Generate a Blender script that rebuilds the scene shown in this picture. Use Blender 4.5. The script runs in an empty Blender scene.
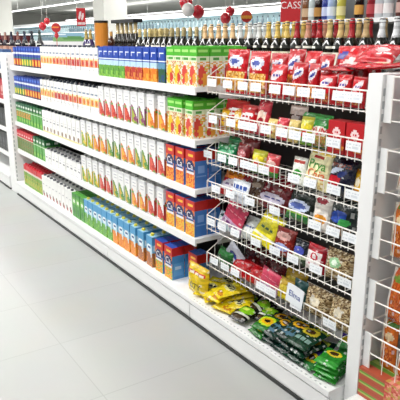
import bpy, math, random
from math import sin, cos, tan, pi, radians, sqrt, atan2
from mathutils import Vector, Matrix
random.seed(7)
SC = bpy.context.scene
COL = SC.collection
# ------------------------------------------------------------------ camera (taken from the photo's vanishing points)
H = 1.71
F_PX = 570.0
PITCH = math.atan(159 / F_PX)
YAW = math.atan(392 / math.hypot(F_PX, 159))
_R = Vector((cos(YAW), -sin(YAW), 0))
_F = Vector((sin(YAW) * cos(PITCH), cos(YAW) * cos(PITCH), -sin(PITCH)))
_U = _R.cross(_F)
def _ray(px, py): return _F * F_PX + _R * (px - 200) - _U * (py - 200)
def on_x(px, py, X):
    r = _ray(px, py); r = r * (X / r.x); return Vector((r.x, r.y, r.z + H))
def on_z(px, py, Z):
    r = _ray(px, py); r = r * ((Z - H) / r.z); return Vector((r.x, r.y, r.z + H))
def at_dist(px, py, d):
    r = _ray(px, py); r = r * (d / math.hypot(r.x, r.y)); return Vector((r.x, r.y, r.z + H))
cd = bpy.data.cameras.new('camera'); cam = bpy.data.objects.new('camera', cd); COL.objects.link(cam)
cam.location = (0, 0, H); cam.rotation_euler = (pi / 2 - PITCH, 0, -YAW)
cd.lens = F_PX / 400 * 36; cd.sensor_width = 36; cd.clip_end = 200
SC.camera = cam
SC.view_settings.view_transform = 'Standard'; SC.view_settings.look = 'None'
SC.view_settings.gamma = 1; SC.view_settings.exposure = 0.0; SC.view_settings.use_curve_mapping = False

# ------------------------------------------------------------------ colours and materials
def lin(c):
    c = c / 255.0
    return c / 12.92 if c <= 0.04045 else ((c + 0.055) / 1.055) ** 2.4
def C(s):
    if not isinstance(s, str): return s
    s = s.lstrip('#')
    return tuple(lin(int(s[i:i + 2], 16)) for i in (0, 2, 4))
def mat(name, base=None, rough=0.4, metal=0.0, attr=False, bump=0.0, bscale=40, spec=0.5, emit=0, coat=0, trans=0, var=0.0, alpha=1):
    m = bpy.data.materials.new(name); m.use_nodes = True
    nt = m.node_tree; b = nt.nodes['Principled BSDF']
    b.inputs['Roughness'].default_value = rough; b.inputs['Metallic'].default_value = metal
    b.inputs['Specular IOR Level'].default_value = spec
    if coat: b.inputs['Coat Weight'].default_value = coat; b.inputs['Coat Roughness'].default_value = .12
    if trans: b.inputs['Transmission Weight'].default_value = trans
    if alpha < 1: b.inputs['Alpha'].default_value = alpha
    if attr:
        a = nt.nodes.new('ShaderNodeAttribute'); a.attribute_name = 'Col'
        nt.links.new(a.outputs['Color'], b.inputs['Base Color'])
    elif base:
        col = C(base)
        b.inputs['Base Color'].default_value = (*col, 1)
        if emit:
            b.inputs['Emission Color'].default_value = (*col, 1); b.inputs['Emission Strength'].default_value = emit
        if var:
            tc = nt.nodes.new('ShaderNodeTexCoord'); n = nt.nodes.new('ShaderNodeTexNoise'); n.inputs['Scale'].default_value = bscale
            r = nt.nodes.new('ShaderNodeMix'); r.data_type = 'RGBA'
            r.inputs['A'].default_value = (*[x * (1 - var) for x in col], 1); r.inputs['B'].default_value = (*[min(1, x * (1 + var)) for x in col], 1)
            nt.links.new(tc.outputs['Object'], n.inputs['Vector']); nt.links.new(n.outputs['Fac'], r.inputs['Factor'])
            nt.links.new(r.outputs['Result'], b.inputs['Base Color'])
    if bump:
        tc = nt.nodes.new('ShaderNodeTexCoord'); n = nt.nodes.new('ShaderNodeTexNoise'); n.inputs['Scale'].default_value = bscale
        n.inputs['Detail'].default_value = 3
        bp = nt.nodes.new('ShaderNodeBump'); bp.inputs['Strength'].default_value = bump; bp.inputs['Distance'].default_value = .01
        nt.links.new(tc.outputs['Object'], n.inputs['Vector']); nt.links.new(n.outputs['Fac'], bp.inputs['Height'])
        nt.links.new(bp.outputs['Normal'], b.inputs['Normal'])
    return m
M = {
 'print': mat('printed_carton', attr=True, rough=.38, bump=.03, bscale=60),
 'foil': mat('printed_film', attr=True, rough=.24, bump=.9, bscale=26, coat=.12, spec=.4),
 'matte': mat('printed_paper', attr=True, rough=.6, bump=.03),
 'glass': mat('bottle_glass', attr=True, rough=.08, coat=.5, bump=.01),
 'white': mat('white_enamel', '#f4f4f4', rough=.32, var=.03, bscale=5),
 'grey': mat('grey_enamel', '#b9bcbf', rough=.4, var=.05, bscale=6),
 'backp': mat('shelf_back', '#262322', rough=.5, var=.06, bscale=6),  # near-black stands in for the shade inside the shelves
 'wire': mat('white_wire', '#f2efe9', rough=.3, var=.04),
 'black': mat('black_plastic', '#15161a', rough=.4, var=.1),
 'kick': mat('black_kick', '#3a3c3b', rough=.5, var=.1),
 'tag': mat('tag_paper', attr=True, rough=.5, bump=.02),
 'wall': mat('wall_paint', '#d9d8d2', rough=.7, var=.03, bscale=1),
 'ceil': mat('ceiling_paint', '#e2e3df', rough=.8, var=.03, bscale=.5),
 'lamp': mat('lamp_diffuser', '#ffffff', emit=6),
 'lamp_soft': mat('cooler_lamp', '#eefaff', emit=2.0),
 'lampbody': mat('lamp_body', '#e8e8e8', rough=.4, var=.03),
 'red': mat('red_board', '#c4232b', rough=.4, var=.05),
 'balloon': mat('balloon_rubber', '#c81f30', rough=.2, coat=.4, var=.05),
 'balloonw': mat('white_balloon_rubber', '#e6e2e0', rough=.2, coat=.4, var=.03),
}
# ------------------------------------------------------------------ mesh builder
class MB:
    def __init__(s): s.v = []; s.f = []; s.c = []; s.m = []
    def quad(s, a, b, c, d, col=(1, 1, 1), m=0):
        n = len(s.v); s.v += [a, b, c, d]; s.f.append((n, n + 1, n + 2, n + 3)); s.c.append(col); s.m.append(m)
    def box(s, x0, x1, y0, y1, z0, z1, col=(1, 1, 1), m=0):
        col = C(col)
        n = len(s.v)
        s.v += [(x0, y0, z0), (x1, y0, z0), (x1, y1, z0), (x0, y1, z0), (x0, y0, z1), (x1, y0, z1), (x1, y1, z1), (x0, y1, z1)]
        for q in ((3, 2, 1, 0), (4, 5, 6, 7), (0, 1, 5, 4), (1, 2, 6, 5), (2, 3, 7, 6), (3, 0, 4, 7)):
            s.f.append(tuple(n + i for i in q)); s.c.append(col); s.m.append(m)
        return s
    def grid(s, fn, nu, nv, art, m=0, flip=False):
        n = len(s.v)
        for j in range(nv + 1):
            for i in range(nu + 1): s.v.append(tuple(fn(i / nu, j / nv)))
        for j in range(nv):
            for i in range(nu):
                a = n + j * (nu + 1) + i
                q = (a, a + 1, a + nu + 2, a + nu + 1)
                s.f.append(q[::-1] if flip else q); s.c.append(art((i + .5) / nu, (j + .5) / nv)); s.m.append(m)
        return s
    def tube(s, p, q, r, n=6, col=(1, 1, 1), m=0):
        p = Vector(p); q = Vector(q); d = (q - p).normalized()
        a = d.orthogonal().normalized(); b = d.cross(a); k = len(s.v)
        for P in (p, q):
            for i in range(n):
                t = 2 * pi * i / n; s.v.append(tuple(P + a * cos(t) * r + b * sin(t) * r))
        for i in range(n):
            j = (i + 1) % n; s.f.append((k + i, k + j, k + n + j, k + n + i)); s.c.append(col); s.m.append(m)
        s.f.append(tuple(k + i for i in range(n))[::-1]); s.c.append(col); s.m.append(m)
        s.f.append(tuple(k + n + i for i in range(n))); s.c.append(col); s.m.append(m)
        return s
    def lathe(s, prof, n=14, colf=None, m=0):            # prof: (r, z)
        k = len(s.v)
        for r, z in prof:
            for i in range(n):
                t = 2 * pi * i / n; s.v.append((r * cos(t), r * sin(t), z))
        for j in range(len(prof) - 1):
            for i in range(n):
                i2 = (i + 1) % n
                s.f.append((k + j * n + i, k + j * n + i2, k + (j + 1) * n + i2, k + (j + 1) * n + i))
                s.c.append(colf(i / n, (prof[j][1] + prof[j + 1][1]) / 2) if colf else (1, 1, 1)); s.m.append(m)
        for j, fl in ((0, True), (len(prof) - 1, False)):
            t = tuple(k + j * n + i for i in range(n)); s.f.append(t[::-1] if fl else t)
            s.c.append(colf(0, prof[j][1]) if colf else (1, 1, 1)); s.m.append(m)
        return s
    def mesh(s, name, mats, smooth=False):
        me = bpy.data.meshes.new(name); me.from_pydata(s.v, [], s.f)
        if not isinstance(mats, (list, tuple)): mats = [mats]
        for mt in mats: me.materials.append(mt)
        me.polygons.foreach_set('material_index', s.m)
        if smooth: me.polygons.foreach_set('use_smooth', [True] * len(s.f))
        at = me.color_attributes.new('Col', 'FLOAT_COLOR', 'CORNER')
        buf = []
        for f, c in zip(s.f, s.c): buf += [c[0], c[1], c[2], 1.0] * len(f)
        at.data.foreach_set('color', buf)
        me.update(); return me
    def build(s, name, mats, parent=None, smooth=False, bevel=0):
        o = bpy.data.objects.new(name, s.mesh(name, mats, smooth)); COL.objects.link(o)
        if parent: o.parent = parent
        if bevel:
            b = o.modifiers.new('bevel', 'BEVEL'); b.width = bevel; b.segments = 2; b.limit_method = 'ANGLE'
        return o
def tag(o, label=None, cat=None, group=None, kind=None):
    if label: o['label'] = label
    if cat: o['category'] = cat
    if group: o['group'] = group
    if kind: o['kind'] = kind
    return o
def empty(name, loc=(0, 0, 0), rot=(0, 0, 0)):
    o = bpy.data.objects.new(name, None); COL.objects.link(o); o.location = loc; o.rotation_euler = rot
    o.empty_display_size = .05; return o
def copy_tree(o, parent=None):
    c = o.copy(); COL.objects.link(c)
    if parent: c.parent = parent
    for ch in [x for x in o.children]: copy_tree(ch, c)
    return c
FACE = -pi / 2                                         # things are built facing -Y, then turned to face the aisle (-X)
PROTO = {}
def place(key, maker, loc, rot, label, cat, group=None):
    """the first use takes the built thing itself, later uses copy it with its parts"""
    if key not in PROTO: o = PROTO[key] = maker(); 
    else: o = copy_tree(PROTO[key])
    o.location = loc; o.rotation_euler = rot
    for k in ('label', 'category', 'group'):
        if k in o: del o[k]
    return tag(o, label, cat, group)
# ------------------------------------------------------------------ print artwork: background plus shapes, sampled per mesh cell
def hsh(u, v, k=0):
    x = sin(u * 127.1 + v * 311.7 + k * 74.7) * 43758.5453
    return x - math.floor(x)
def art(bg, *shapes):
    """shapes: ('e',u,v,ru,rv,col[,rot]) ellipse, ('r',u0,v0,u1,v1,col) rectangle, ('s',u0,v0,u1,v1,[cols]) speckle,
       ('f',u,v0,v1,w,slant,col) flame, ('t',u0,v0,u1,v1,col) line of small print, ('g',u,v,ru,rv,col) ring"""
    bg = C(bg); sh = []
    for s in shapes:
        s = list(s)
        if s[0] == 's': s[5] = [C(c) for c in s[5]]
        elif s[0] == 'e': s[5] = C(s[5]); s += [0] if len(s) == 6 else []
        elif s[0] == 'f': s[6] = C(s[6])
        else: s[5] = C(s[5])
        sh.append(s)
    def f(u, v):
        c = bg
        for s in sh:
            k = s[0]
            if k == 'e':
                a = s[6]; du = (u - s[1]); dv = (v - s[2]); x = du * cos(a) + dv * sin(a); y = -du * sin(a) + dv * cos(a)
                if (x / s[3]) ** 2 + (y / s[4]) ** 2 < 1: c = s[5]
            elif k == 'g':
                q = ((u - s[1]) / s[3]) ** 2 + ((v - s[2]) / s[4]) ** 2
                if .35 < q < 1: c = s[5]
            elif k == 'r':
                if s[1] <= u <= s[3] and s[2] <= v <= s[4]: c = s[5]
            elif k == 's':
                if s[1] <= u <= s[3] and s[2] <= v <= s[4]: c = s[5][int(hsh(round(u * 40), round(v * 40)) * len(s[5])) % len(s[5])]
            elif k == 't':
                if s[1] <= u <= s[3] and s[2] <= v <= s[4] and hsh(round(u * 60), 3) > .35: c = s[5]
            elif k == 'f':
                if s[2] < v < s[3]:
                    t = (v - s[2]) / (s[3] - s[2]); w = s[4] * (1 - t) ** .7 * min(1, t * 6 + .3); cu = s[1] - s[5] * t
                    if abs(u - cu) < w: c = s[6]
        return c
    return f
W = '#f3f3f1'
def fruit(c1, c2, leaf='#6f9a3a'):
    return art('#eeeeed', ('r', 0, .9, 1, 1, '#dcdcde'), ('t', .2, .80, .8, .84, '#bcbcc6'), ('t', .2, .70, .8, .73, '#c6c6cc'), ('f', .58, .0, .60, .72, .42, c1), ('s', .1, .0, .9, .09, [c1, c2, '#e9e9e8']),
               ('f', .56, .05, .46, .40, .32, c2), ('e', .60, .17, .20, .06, c1), ('e', .26, .50, .16, .05, leaf), ('e', .78, .05, .2, .06, leaf), ('r', 0, 0, 1, .03, '#c8c8c8'), ('r', 0, 0, .06, 1, '#dededf'))
def bluetop(f1, f2, mid='#bcd9ee'):
    return art('#2247a8', ('r', 0, .0, 1, .58, mid), ('r', .18, .72, .82, .86, '#e6ecf8'), ('t', .2, .74, .8, .84, '#2247a8'),
               ('r', .0, .60, 1, .64, '#e9f1f8'), ('s', 0, 0, 1, .40, [f1, f1, f2]), ('e', .5, .24, .36, .18, f1), ('e', .62, .16, .2, .09, f2))
def blueband(f1, f2):
    return art('#2b46a3', ('r', 0, .62, 1, .72, '#e8ecf5'), ('r', .1, .82, .9, .92, '#3f6fcf'), ('r', 0, 0, 1, .40, f1), ('r', 0, .42, 1, .50, '#2f6f7c'),
               ('e', .5, .22, .34, .16, f2), ('r', 0, 0, 1, .08, '#2a2c58'))
def whitelabel(c1, c2):
    return art(W, ('r', .05, .28, .95, .60, c1), ('e', .55, .40, .32, .10, c2), ('t', .1, .70, .9, .76, '#7c8aa0'), ('r', .1, .55, .9, .6, '#f6e7b0'), ('r', 0, .12, 1, .16, '#dedede'))
def greentop(f1, f2, body='#f0e2c0'):
    return art(body, ('s', 0, 0, 1, .62, [body, f2, '#c8d070', body]), ('r', 0, .78, 1, 1, '#4fb52c'), ('r', .1, .86, .9, .92, '#a5e07a'), ('r', .0, .62, 1, .78, '#e0ecc8'), ('t', .1, .66, .9, .74, '#4fa040'),
               ('e', .4, .36, .30, .17, f1), ('e', .66, .2, .24, .13, f2), ('e', .3, .12, .2, .08, f1))
def cart(f1, top='#c9261f'):
    return art('#e8842a', ('r', 0, .74, 1, 1, top), ('t', .15, .82, .85, .9, '#f2c23c'), ('s', 0, 0, 1, .4, [f1, '#e8842a', '#f2b03a']),
               ('e', .5, .56, .48, .17, '#15245c'), ('r', .1, .47, .9, .50, '#5f7fc8'), ('r', .1, .38, .9, .43, '#e9e9ef'))
def greenc(f1, top='#17603a', b='#3f9a43'):
    return art(b, ('r', 0, .70, 1, 1, top), ('t', .1, .76, .9, .86, '#dfe9dd'), ('s', 0, .3, 1, .58, [f1, f1, b]), ('r', 0, .60, 1, .64, '#e5efe0'), ('e', .5, .16, .3, .1, '#8cc63f'))
def redtop(f1, f2):
    return art(f1, ('r', 0, .68, 1, 1, '#cf2433'), ('t', .15, .76, .85, .84, '#f4d9d9'), ('s', 0, 0, 1, .62, [f1, f2, f2, '#4a7a3a']), ('r', 0, .62, 1, .68, '#ead9c8'))
def aqua(f1, f2):
    return art('#8fc4e0', ('r', 0, .72, 1, 1, '#4f9ed0'), ('e', .5, .62, .42, .12, '#eef6fa'), ('t', .2, .6, .8, .66, '#27508c'), ('s', 0, 0, 1, .46, [f1, f2, f1]),
               ('e', .45, .24, .3, .18, f1), ('e', .8, .5, .14, .2, '#d6ecf5'))
TOPW = C('#dcdcdc')
KINDS = {  # w, d, h, front art, side art, top colour, cap colour, plain words
 'blue_red':   (.078, .08, .195, blueband('#c8442c', '#e8b43a'), None, '#2b46a3', None, 'blue juice carton with a red and yellow fruit panel'),
 'blue_green': (.078, .08, .195, blueband('#4f9a48', '#f0d040'), None, '#2b46a3', None, 'blue juice carton with a green and yellow fruit panel'),
 'white_orange': (.08, .08, .205, whitelabel('#e88a34', '#c8362c'), None, W, '#3c4250', 'white drink carton with an orange label and dark cap'),
 'white_yellow': (.08, .08, .205, whitelabel('#eec24a', '#d8742c'), None, W, '#3c4250', 'white drink carton with a yellow label and dark cap'),
 'white_redlabel': (.08, .08, .205, whitelabel('#d4552c', '#b62026'), None, W, '#3c4250', 'white drink carton with a red label and dark cap'),
 'apple_blue': (.088, .085, .213, bluetop('#5a9a3c', '#8cc04a'), None, '#2247a8', None, 'blue topped juice carton with green apples'),
 'red_blue':   (.088, .085, .213, bluetop('#b8382c', '#d88a3c'), None, '#2247a8', None, 'blue topped juice carton with red fruit'),
 'orange_blue': (.088, .085, .213, bluetop('#e07a24', '#f0a83a'), None, '#2247a8', None, 'blue topped juice carton with oranges'),
 'dark_blue':  (.088, .085, .213, bluetop('#2f5a3a', '#27457a', '#5c8fb0'), None, '#2247a8', None, 'blue topped juice carton with dark green picture'),
 'lime_yellow': (.09, .085, .222, greentop('#e8c22c', '#cc3a2c'), None, '#4fb52c', None, 'green topped juice carton with yellow fruit'),
 'lime_red':   (.09, .085, .222, greentop('#d8483c', '#e8a03a', '#f2e6dc'), None, '#4fb52c', None, 'green topped juice carton with red fruit'),
 'fruit_red':  (.10, .085, .225, fruit('#c23028', '#e0604a'), None, W, '#9a9a9a', 'white juice carton with a red fruit slice'),
 'fruit_orange': (.10, .085, .225, fruit('#e0782a', '#f0b040'), None, W, '#9a9a9a', 'white juice carton with an orange fruit slice'),
 'fruit_green': (.10, .085, .225, fruit('#55903c', '#d0b040'), None, W, '#9a9a9a', 'white juice carton with a green fruit slice'),
 'fruit_yellow': (.10, .085, .225, fruit('#dcc030', '#6aa03a'), None, W, '#9a9a9a', 'white juice carton with a yellow and green fruit slice'),
 'fruit_purple': (.10, .085, .225, fruit('#8c3a6a', '#a8b83a'), None, W, '#9a9a9a', 'white juice carton with a purple and lime fruit slice'),
 'ca_orange':  (.108, .095, .228, cart('#d8482a'), art('#3f78c4', ('r', 0, .74, 1, 1, '#c9261f'), ('t', .1, .4, .9, .6, '#7ca6e0'), ('r', .1, .3, .9, .33, '#78a4dc')), '#3560b0', None, 'red topped orange juice carton with a dark blue oval logo'),
 'ca_yellow':  (.108, .095, .228, cart('#e8c43a'), art('#3f78c4', ('r', 0, .74, 1, 1, '#c9261f'), ('t', .1, .4, .9, .6, '#7ca6e0'), ('r', .1, .3, .9, .33, '#78a4dc')), '#3560b0', None, 'red topped yellow juice carton with a dark blue oval logo'),
 'ca_green':   (.108, .095, .228, cart('#8cc04a'), art('#4a90cc', ('r', 0, .74, 1, 1, '#c9261f'), ('r', .1, .1, .9, .5, '#5ea3d8'), ('t', .1, .3, .9, .4, '#bcd8f0')), '#2b4ea8', None, 'red topped green juice carton with a blue side'),
 'green_orange': (.08, .08, .215, greenc('#e08a3a'), None, '#17603a', None, 'green juice carton with an orange picture'),
 'green_plain': (.08, .08, .215, greenc('#5aae4a', '#1d6b34', '#54a044'), None, '#17603a', None, 'green juice carton with a pale stripe'),
 'red_green':  (.08, .08, .215, redtop('#a8643a', '#5c8a3c'), None, '#cf2433', None, 'red topped juice carton with brown and green picture'),
 'plain_white': (.09, .085, .21, art(W, ('t', .15, .5, .85, .56, '#9a9aa0'), ('t', .2, .64, .8, .67, '#c0c0c4'), ('e', .5, .16, .26, .10, '#8a6a50'), ('r', 0, .0, 1, .05, '#e2d69a')), None, W, '#3c4250', 'plain white drink carton with small grey print'),
 'white_low':  (.09, .085, .135, art(W, ('t', .15, .4, .85, .5, '#8a8a92'), ('t', .2, .62, .8, .68, '#b0b0b6'), ('r', 0, .0, 1, .06, '#d8d8d8')), None, '#d4d4d4', '#55565c', 'low white drink carton with small grey print'),
 'white_nut':  (.09, .085, .22, art(W, ('t', .15, .6, .85, .64, '#b0b0b4'), ('e', .45, .18, .22, .11, '#7c5a48'), ('e', .7, .12, .16, .08, '#b03a3a')), None, W, '#55565c', 'white carton with small brown picture and dark cap'),
 'aqua_green': (.095, .09, .225, aqua('#5aa03c', '#8cc84a'), None, '#9ccbe6', '#e8d84a', 'light blue juice carton with green fruit'),
 'aqua_orange': (.095, .09, .225, aqua('#e8882c', '#f2ac42'), None, '#9ccbe6', '#e8d84a', 'light blue juice carton with oranges'),
 'aqua_brown': (.095, .09, .225, aqua('#a8643a', '#d8882c'), None, '#9ccbe6', '#e8d84a', 'light blue juice carton with dark orange fruit'),
 'green_pack': (.095, .09, .22, art('#4c9a3a', ('r', .1, .55, .9, .8, '#7fc45a'), ('t', .15, .6, .85, .72, '#eaf4e2'), ('e', .5, .25, .3, .15, '#2f7a2c'), ('r', 0, .9, 1, 1, '#3c8a34')), None, '#5aa844', None, 'green juice carton with pale green panel'),
 'red_cap':    (.075, .075, .225, art('#7aa83a', ('r', 0, .75, 1, 1, '#d02c34'), ('r', .0, .66, 1, .75, '#e8d8d0'), ('s', 0, .1, 1, .5, ['#8cb83a', '#c8b83a', '#5a8a2c'])), None, '#d02c34', '#c8283a', 'green drink carton with red top and red cap'),
}
def carton_maker(key):
    w, d, h, fa, sa, top, cap, words = KINDS[key]
    def mk():
        mb = MB(); nu, nv = 11, 30; hw, hd = w / 2 - .0035, d / 2
        if sa is None: s_art = fa
        elif isinstance(sa, str): s_art = art(sa, ('r', 0, .80, 1, 1, top), ('t', .2, .2, .8, .6, '#b0a070'))
        else: s_art = sa
        mb.grid(lambda u, v: (-hw + 2 * hw * u, -hd, h * v), nu, nv, fa)
        mb.grid(lambda u, v: (hw, -hd + d * u, h * v), 8, nv, s_art)
        mb.grid(lambda u, v: (hw - 2 * hw * u, hd, h * v), nu, nv, fa)
        mb.grid(lambda u, v: (-hw, hd - d * u, h * v), 8, nv, s_art)
        tc = C(top); tc2 = tuple(x * .8 for x in tc)
        mb.grid(lambda u, v: (-hw + 2 * hw * u, -hd + d * v, h), 4, 5, lambda u, v: tc2 if .4 < v < .6 else tc)
        mb.quad((-hw, hd, 0), (hw, hd, 0), (hw, -hd, 0), (-hw, -hd, 0), tc)
        mb.box(-hw, hw, -.004, .004, h, h + .006, tc2)                        # folded top seam
        o = mb.build('juice_carton', M['print'])
        if cap:
            c = MB(); cc = C(cap); c.lathe([(.014, h), (.014, h + .013), (.012, h + .016), (.0, h + .016)][:3], 10, lambda a, z: cc)
            c.v = [(x, y - d * .2, z) for x, y, z in c.v]; c.build('cap', M['print'], o)
        if key.startswith('ca_'):
            t = text_mesh('Ca', .058); t.build('lettering', M['matte'], o).location = (-.034, -hd - .0012, h * .57)
        return o
    return mk
def text_mesh(body, size, col='#f6f6f6', depth=.0004, project=None, shear=0.0, ext=None):
    cu = bpy.data.curves.new('t', 'FONT'); cu.body = body; cu.size = size; cu.extrude = depth; cu.align_x = 'LEFT' if project is None else 'CENTER'; cu.align_y = 'CENTER'; cu.shear = shear
    cu.resolution_u = 3
    ob = bpy.data.objects.new('t', cu); COL.objects.link(ob)
    me = bpy.data.meshes.new_from_object(ob)
    mb = MB(); c = C(col)
    mb.v = [(v.co.x, -v.co.z, v.co.y) for v in me.vertices]
    for p in me.polygons: mb.f.append(tuple(p.vertices)); mb.c.append(c); mb.m.append(0)
    bpy.data.objects.remove(ob); bpy.data.curves.remove(cu); bpy.data.meshes.remove(me)
    if project: mb.v = [project(x, y, z) for x, y, z in mb.v]
    return mb
# ------------------------------------------------------------------ pillow bags
def bag_maker(w, h, t, fa, ba=None, text=None, name='snack_bag', seed=1, crimp=None, gus=.5):
    cr = C(crimp) if crimp else None
    def depth(u, v):
        vv = max(0, min(1, (v - .05) / .90))
        a = max(0, 1 - abs(2 * u - 1) ** 2.6) ** .5; b = max(0, 1 - abs(2 * vv - 1) ** 3.2) ** .5
        k = .92 + .16 * sin(u * 9 + seed) * sin(v * 7 + seed * 2) + .05 * sin(u * 23 + v * 17 + seed * 3)
        return t / 2 * a * b * k
    def xs(u, v):
        pinch = 1 - .06 * sin(pi * max(0, min(1, (v - .05) / .9))) + .012 * sin(v * 31 + seed)
        return (u - .5) * w * pinch
    def zig(u, v): return .0025 * sin(u * 60) if v < .05 or v > .95 else 0
    def front(u, v): return (xs(u, v), -depth(u, v) + zig(u, v) * .3 - .0006, h * v + (zig(u, v) if v > .99 or v < .01 else 0) + (.0025 if v < .01 else 0))
    def back(u, v): x, y, z = front(u, v); return (xs(u, v), depth(u, v) * .8 + .0006, z)
    def fart(u, v):
        c = fa(u, v) if not (cr and (v < .06 or v > .94)) else cr
        q = hsh(round(u * 20), round(v * 28), seed); g = .82 + .30 * q              # small print and ink variation
        if .955 < q: return tuple(min(1, x * .5 + .38) for x in c)
        return tuple(min(1, (x * g) ** 1.12) for x in c)
    def mk():
        mb = MB(); mb.grid(front, 20, 28, fart); mb.grid(back, 20, 28, (lambda u, v: (ba or fart)(1 - u, v)), flip=True)
        o = mb.build(name, M['foil'], smooth=True)
        if text:
            for (body, size, u0, v0, col) in text:
                def pr(x, y, z, u0=u0, v0=v0):
                    X = x + (u0 - .5) * w; Z = z + v0 * h
                    return (X, y - depth(max(.02, min(.98, X / w + .5)), max(.02, min(.98, Z / h))) - .003, Z)
                text_mesh(body, size, col, project=pr, shear=.15).build('lettering', M['matte'], o)
        return o
    return mk
# ------------------------------------------------------------------ layout numbers
D0, D1, DB, DP = 1.75, 1.80, 1.87, 1.85
DECK = .16
SHELF = [1.455, 1.148, .848, .535]                     # juice shelf tops
JY0, JY1 = 2.77, 6.47
RIM = [1.515, 1.31, 1.10, .905, .69, .45]              # snack basket rims
RIMB = [1.576, 1.288, 1.0, .716, .466]
BX = 2.24                                              # back panel

# ------------------------------------------------------------------ the setting
def structure(o): o['kind'] = 'structure'; return o
fl = MB().box(-14, 26, -8, 52, -.05, 0).build('floor', mat('floor_tile', '#d6d6d2', rough=.42)); structure(fl)
nt = fl.data.materials[0].node_tree; b = nt.nodes['Principled BSDF']
tc = nt.nodes.new('ShaderNodeTexCoord'); mp = nt.nodes.new('ShaderNodeMapping'); mp.inputs['Location'].default_value = (0.25, 0.10, 0)
br = nt.nodes.new('ShaderNodeTexBrick'); br.offset = 0; br.inputs['Scale'].default_value = 1
br.inputs['Color1'].default_value = (*C('#b4b6b4'), 1); br.inputs['Color2'].default_value = (*C('#b1b3b1'), 1); br.inputs['Mortar'].default_value = (*C('#a4a6a4'), 1)
br.inputs['Mortar Size'].default_value = .003; br.inputs['Mortar Smooth'].default_value = .3; br.inputs['Brick Width'].default_value = 1.22; br.inputs['Row Height'].default_value = .61
nz = nt.nodes.new('ShaderNodeTexNoise'); nz.inputs['Scale'].default_value = 2.2; nz.inputs['Detail'].default_value = 5
mx = nt.nodes.new('ShaderNodeMix'); mx.data_type = 'RGBA'; mx.blend_type = 'MULTIPLY'; mx.inputs['Factor'].default_value = .12
nt.links.new(tc.outputs['Object'], mp.inputs['Vector']); nt.links.new(mp.outputs['Vector'], br.inputs['Vector']); nt.links.new(tc.outputs['Object'], nz.inputs['Vector'])
nt.links.new(br.outputs['Color'], mx.inputs['A']); nt.links.new(nz.outputs['Color'], mx.inputs['B']); nt.links.new(mx.outputs['Result'], b.inputs['Base Color'])
CZ = 4.0
structure(MB().box(-14, 26, -8, 52, CZ, CZ + .1).build('ceiling', M['ceil']))
structure(MB().box(26, 26.2, -8, 52, 0, CZ).build('wall_right', M['wall']))
structure(MB().box(-14, 26, 52, 52.2, 0, CZ).build('wall_back', M['wall']))
p = at_dist(110, 10, 13.5); structure(MB().box(p.x - .28, p.x + .28, p.y - .28, p.y + .28, 0, CZ).build('trim_1', M['wall']))
p = at_dist(2, 20, 19); structure(MB().box(p.x - .25, p.x + .25, p.y - .25, p.y + .25, 0, CZ).build('trim_2', M['wall']))

# ceiling lamps: long linear luminaires running the length of the shop, some of them unseen additions
def lamp(x, y0, y1, label, power):
    e = empty('linear_ceiling_lamp', (x, (y0 + y1) / 2, 3.38))
    L = (y1 - y0) / 2
    MB().box(-.10, .10, -L, L, -.06, 0).build('housing', M['lampbody'], e)
    MB().box(-.085, .085, -L + .02, L - .02, -.075, -.06).build('diffuser', M['lamp'], e)
    for i in range(9): MB().tube((0, -L + .4 + (2 * L - .8) * i / 8, 0), (0, -L + .4 + (2 * L - .8) * i / 8, CZ - 3.38), .006).build('suspension_rod', M['lampbody'], e)
    tag(e, label, 'ceiling lamp')
lamp(9.9, 12, 46, 'long white strip lamp on the ceiling nearest the left corner', 1)
lamp(6.4, 6, 26, 'added unseen strip lamp on the ceiling above the far pale rack', 1)  # out of view, added to brighten the far rack
lamp(17.6, 10, 46, 'long white strip lamp on the ceiling passing behind the pillar', 1)
lamp(2.6, 0.2, 46, 'long strip lamp on the ceiling above the bottles', 1)
lamp(0.3, -4, 46, 'added unseen strip lamp on the ceiling above the aisle', 1)  # out of view, added to help light the shelves
lamp(-3.2, -4, 46, 'added unseen strip lamp on the ceiling left of the aisle', 1)  # out of view, added as fill for the shelf fronts
def area(x, y, sx, sy, power, rot=(0, 0, 0), z=3.285):
    l = bpy.data.lights.new('strip_or_fill_light', 'AREA'); l.shape = 'RECTANGLE'; l.size = sx; l.size_y = sy; l.energy = power; l.color = (1, .985, .96)
    o = bpy.data.objects.new('strip_or_fill_light', l); COL.objects.link(o); o.location = (x, y, z); o.rotation_euler = rot
area(.3, 6.2, .25, 11, 255, (0, radians(-8), 0))  # main light of the added aisle lamp
area(-3.2, 5, .4, 12, 66, (0, radians(-38), 0))  # added frontal fill, tilted at the shelves
area(2.6, 4, .25, 10, 34)
area(6.4, 16, .25, 18, 400)  # added light over the far rack
for lx in (-3.2, 2.6, 9.9, 17.6): area(lx, 28, .16, 36, 430)          # the far halves of the strip lamps, the added left one too
for lx in (-3.2, 2.6, 9.9, 17.6): area(lx, 26, .16, 38, 230, (pi, 0, 0), 3.39)  # upward lights added to brighten the ceiling
w = bpy.data.worlds.new('shop_air'); SC.world = w; w.use_nodes = True
w.node_tree.nodes['Background'].inputs[0].default_value = (.96, .98, 1, 1); w.node_tree.nodes['Background'].inputs[1].default_value = .10

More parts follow.
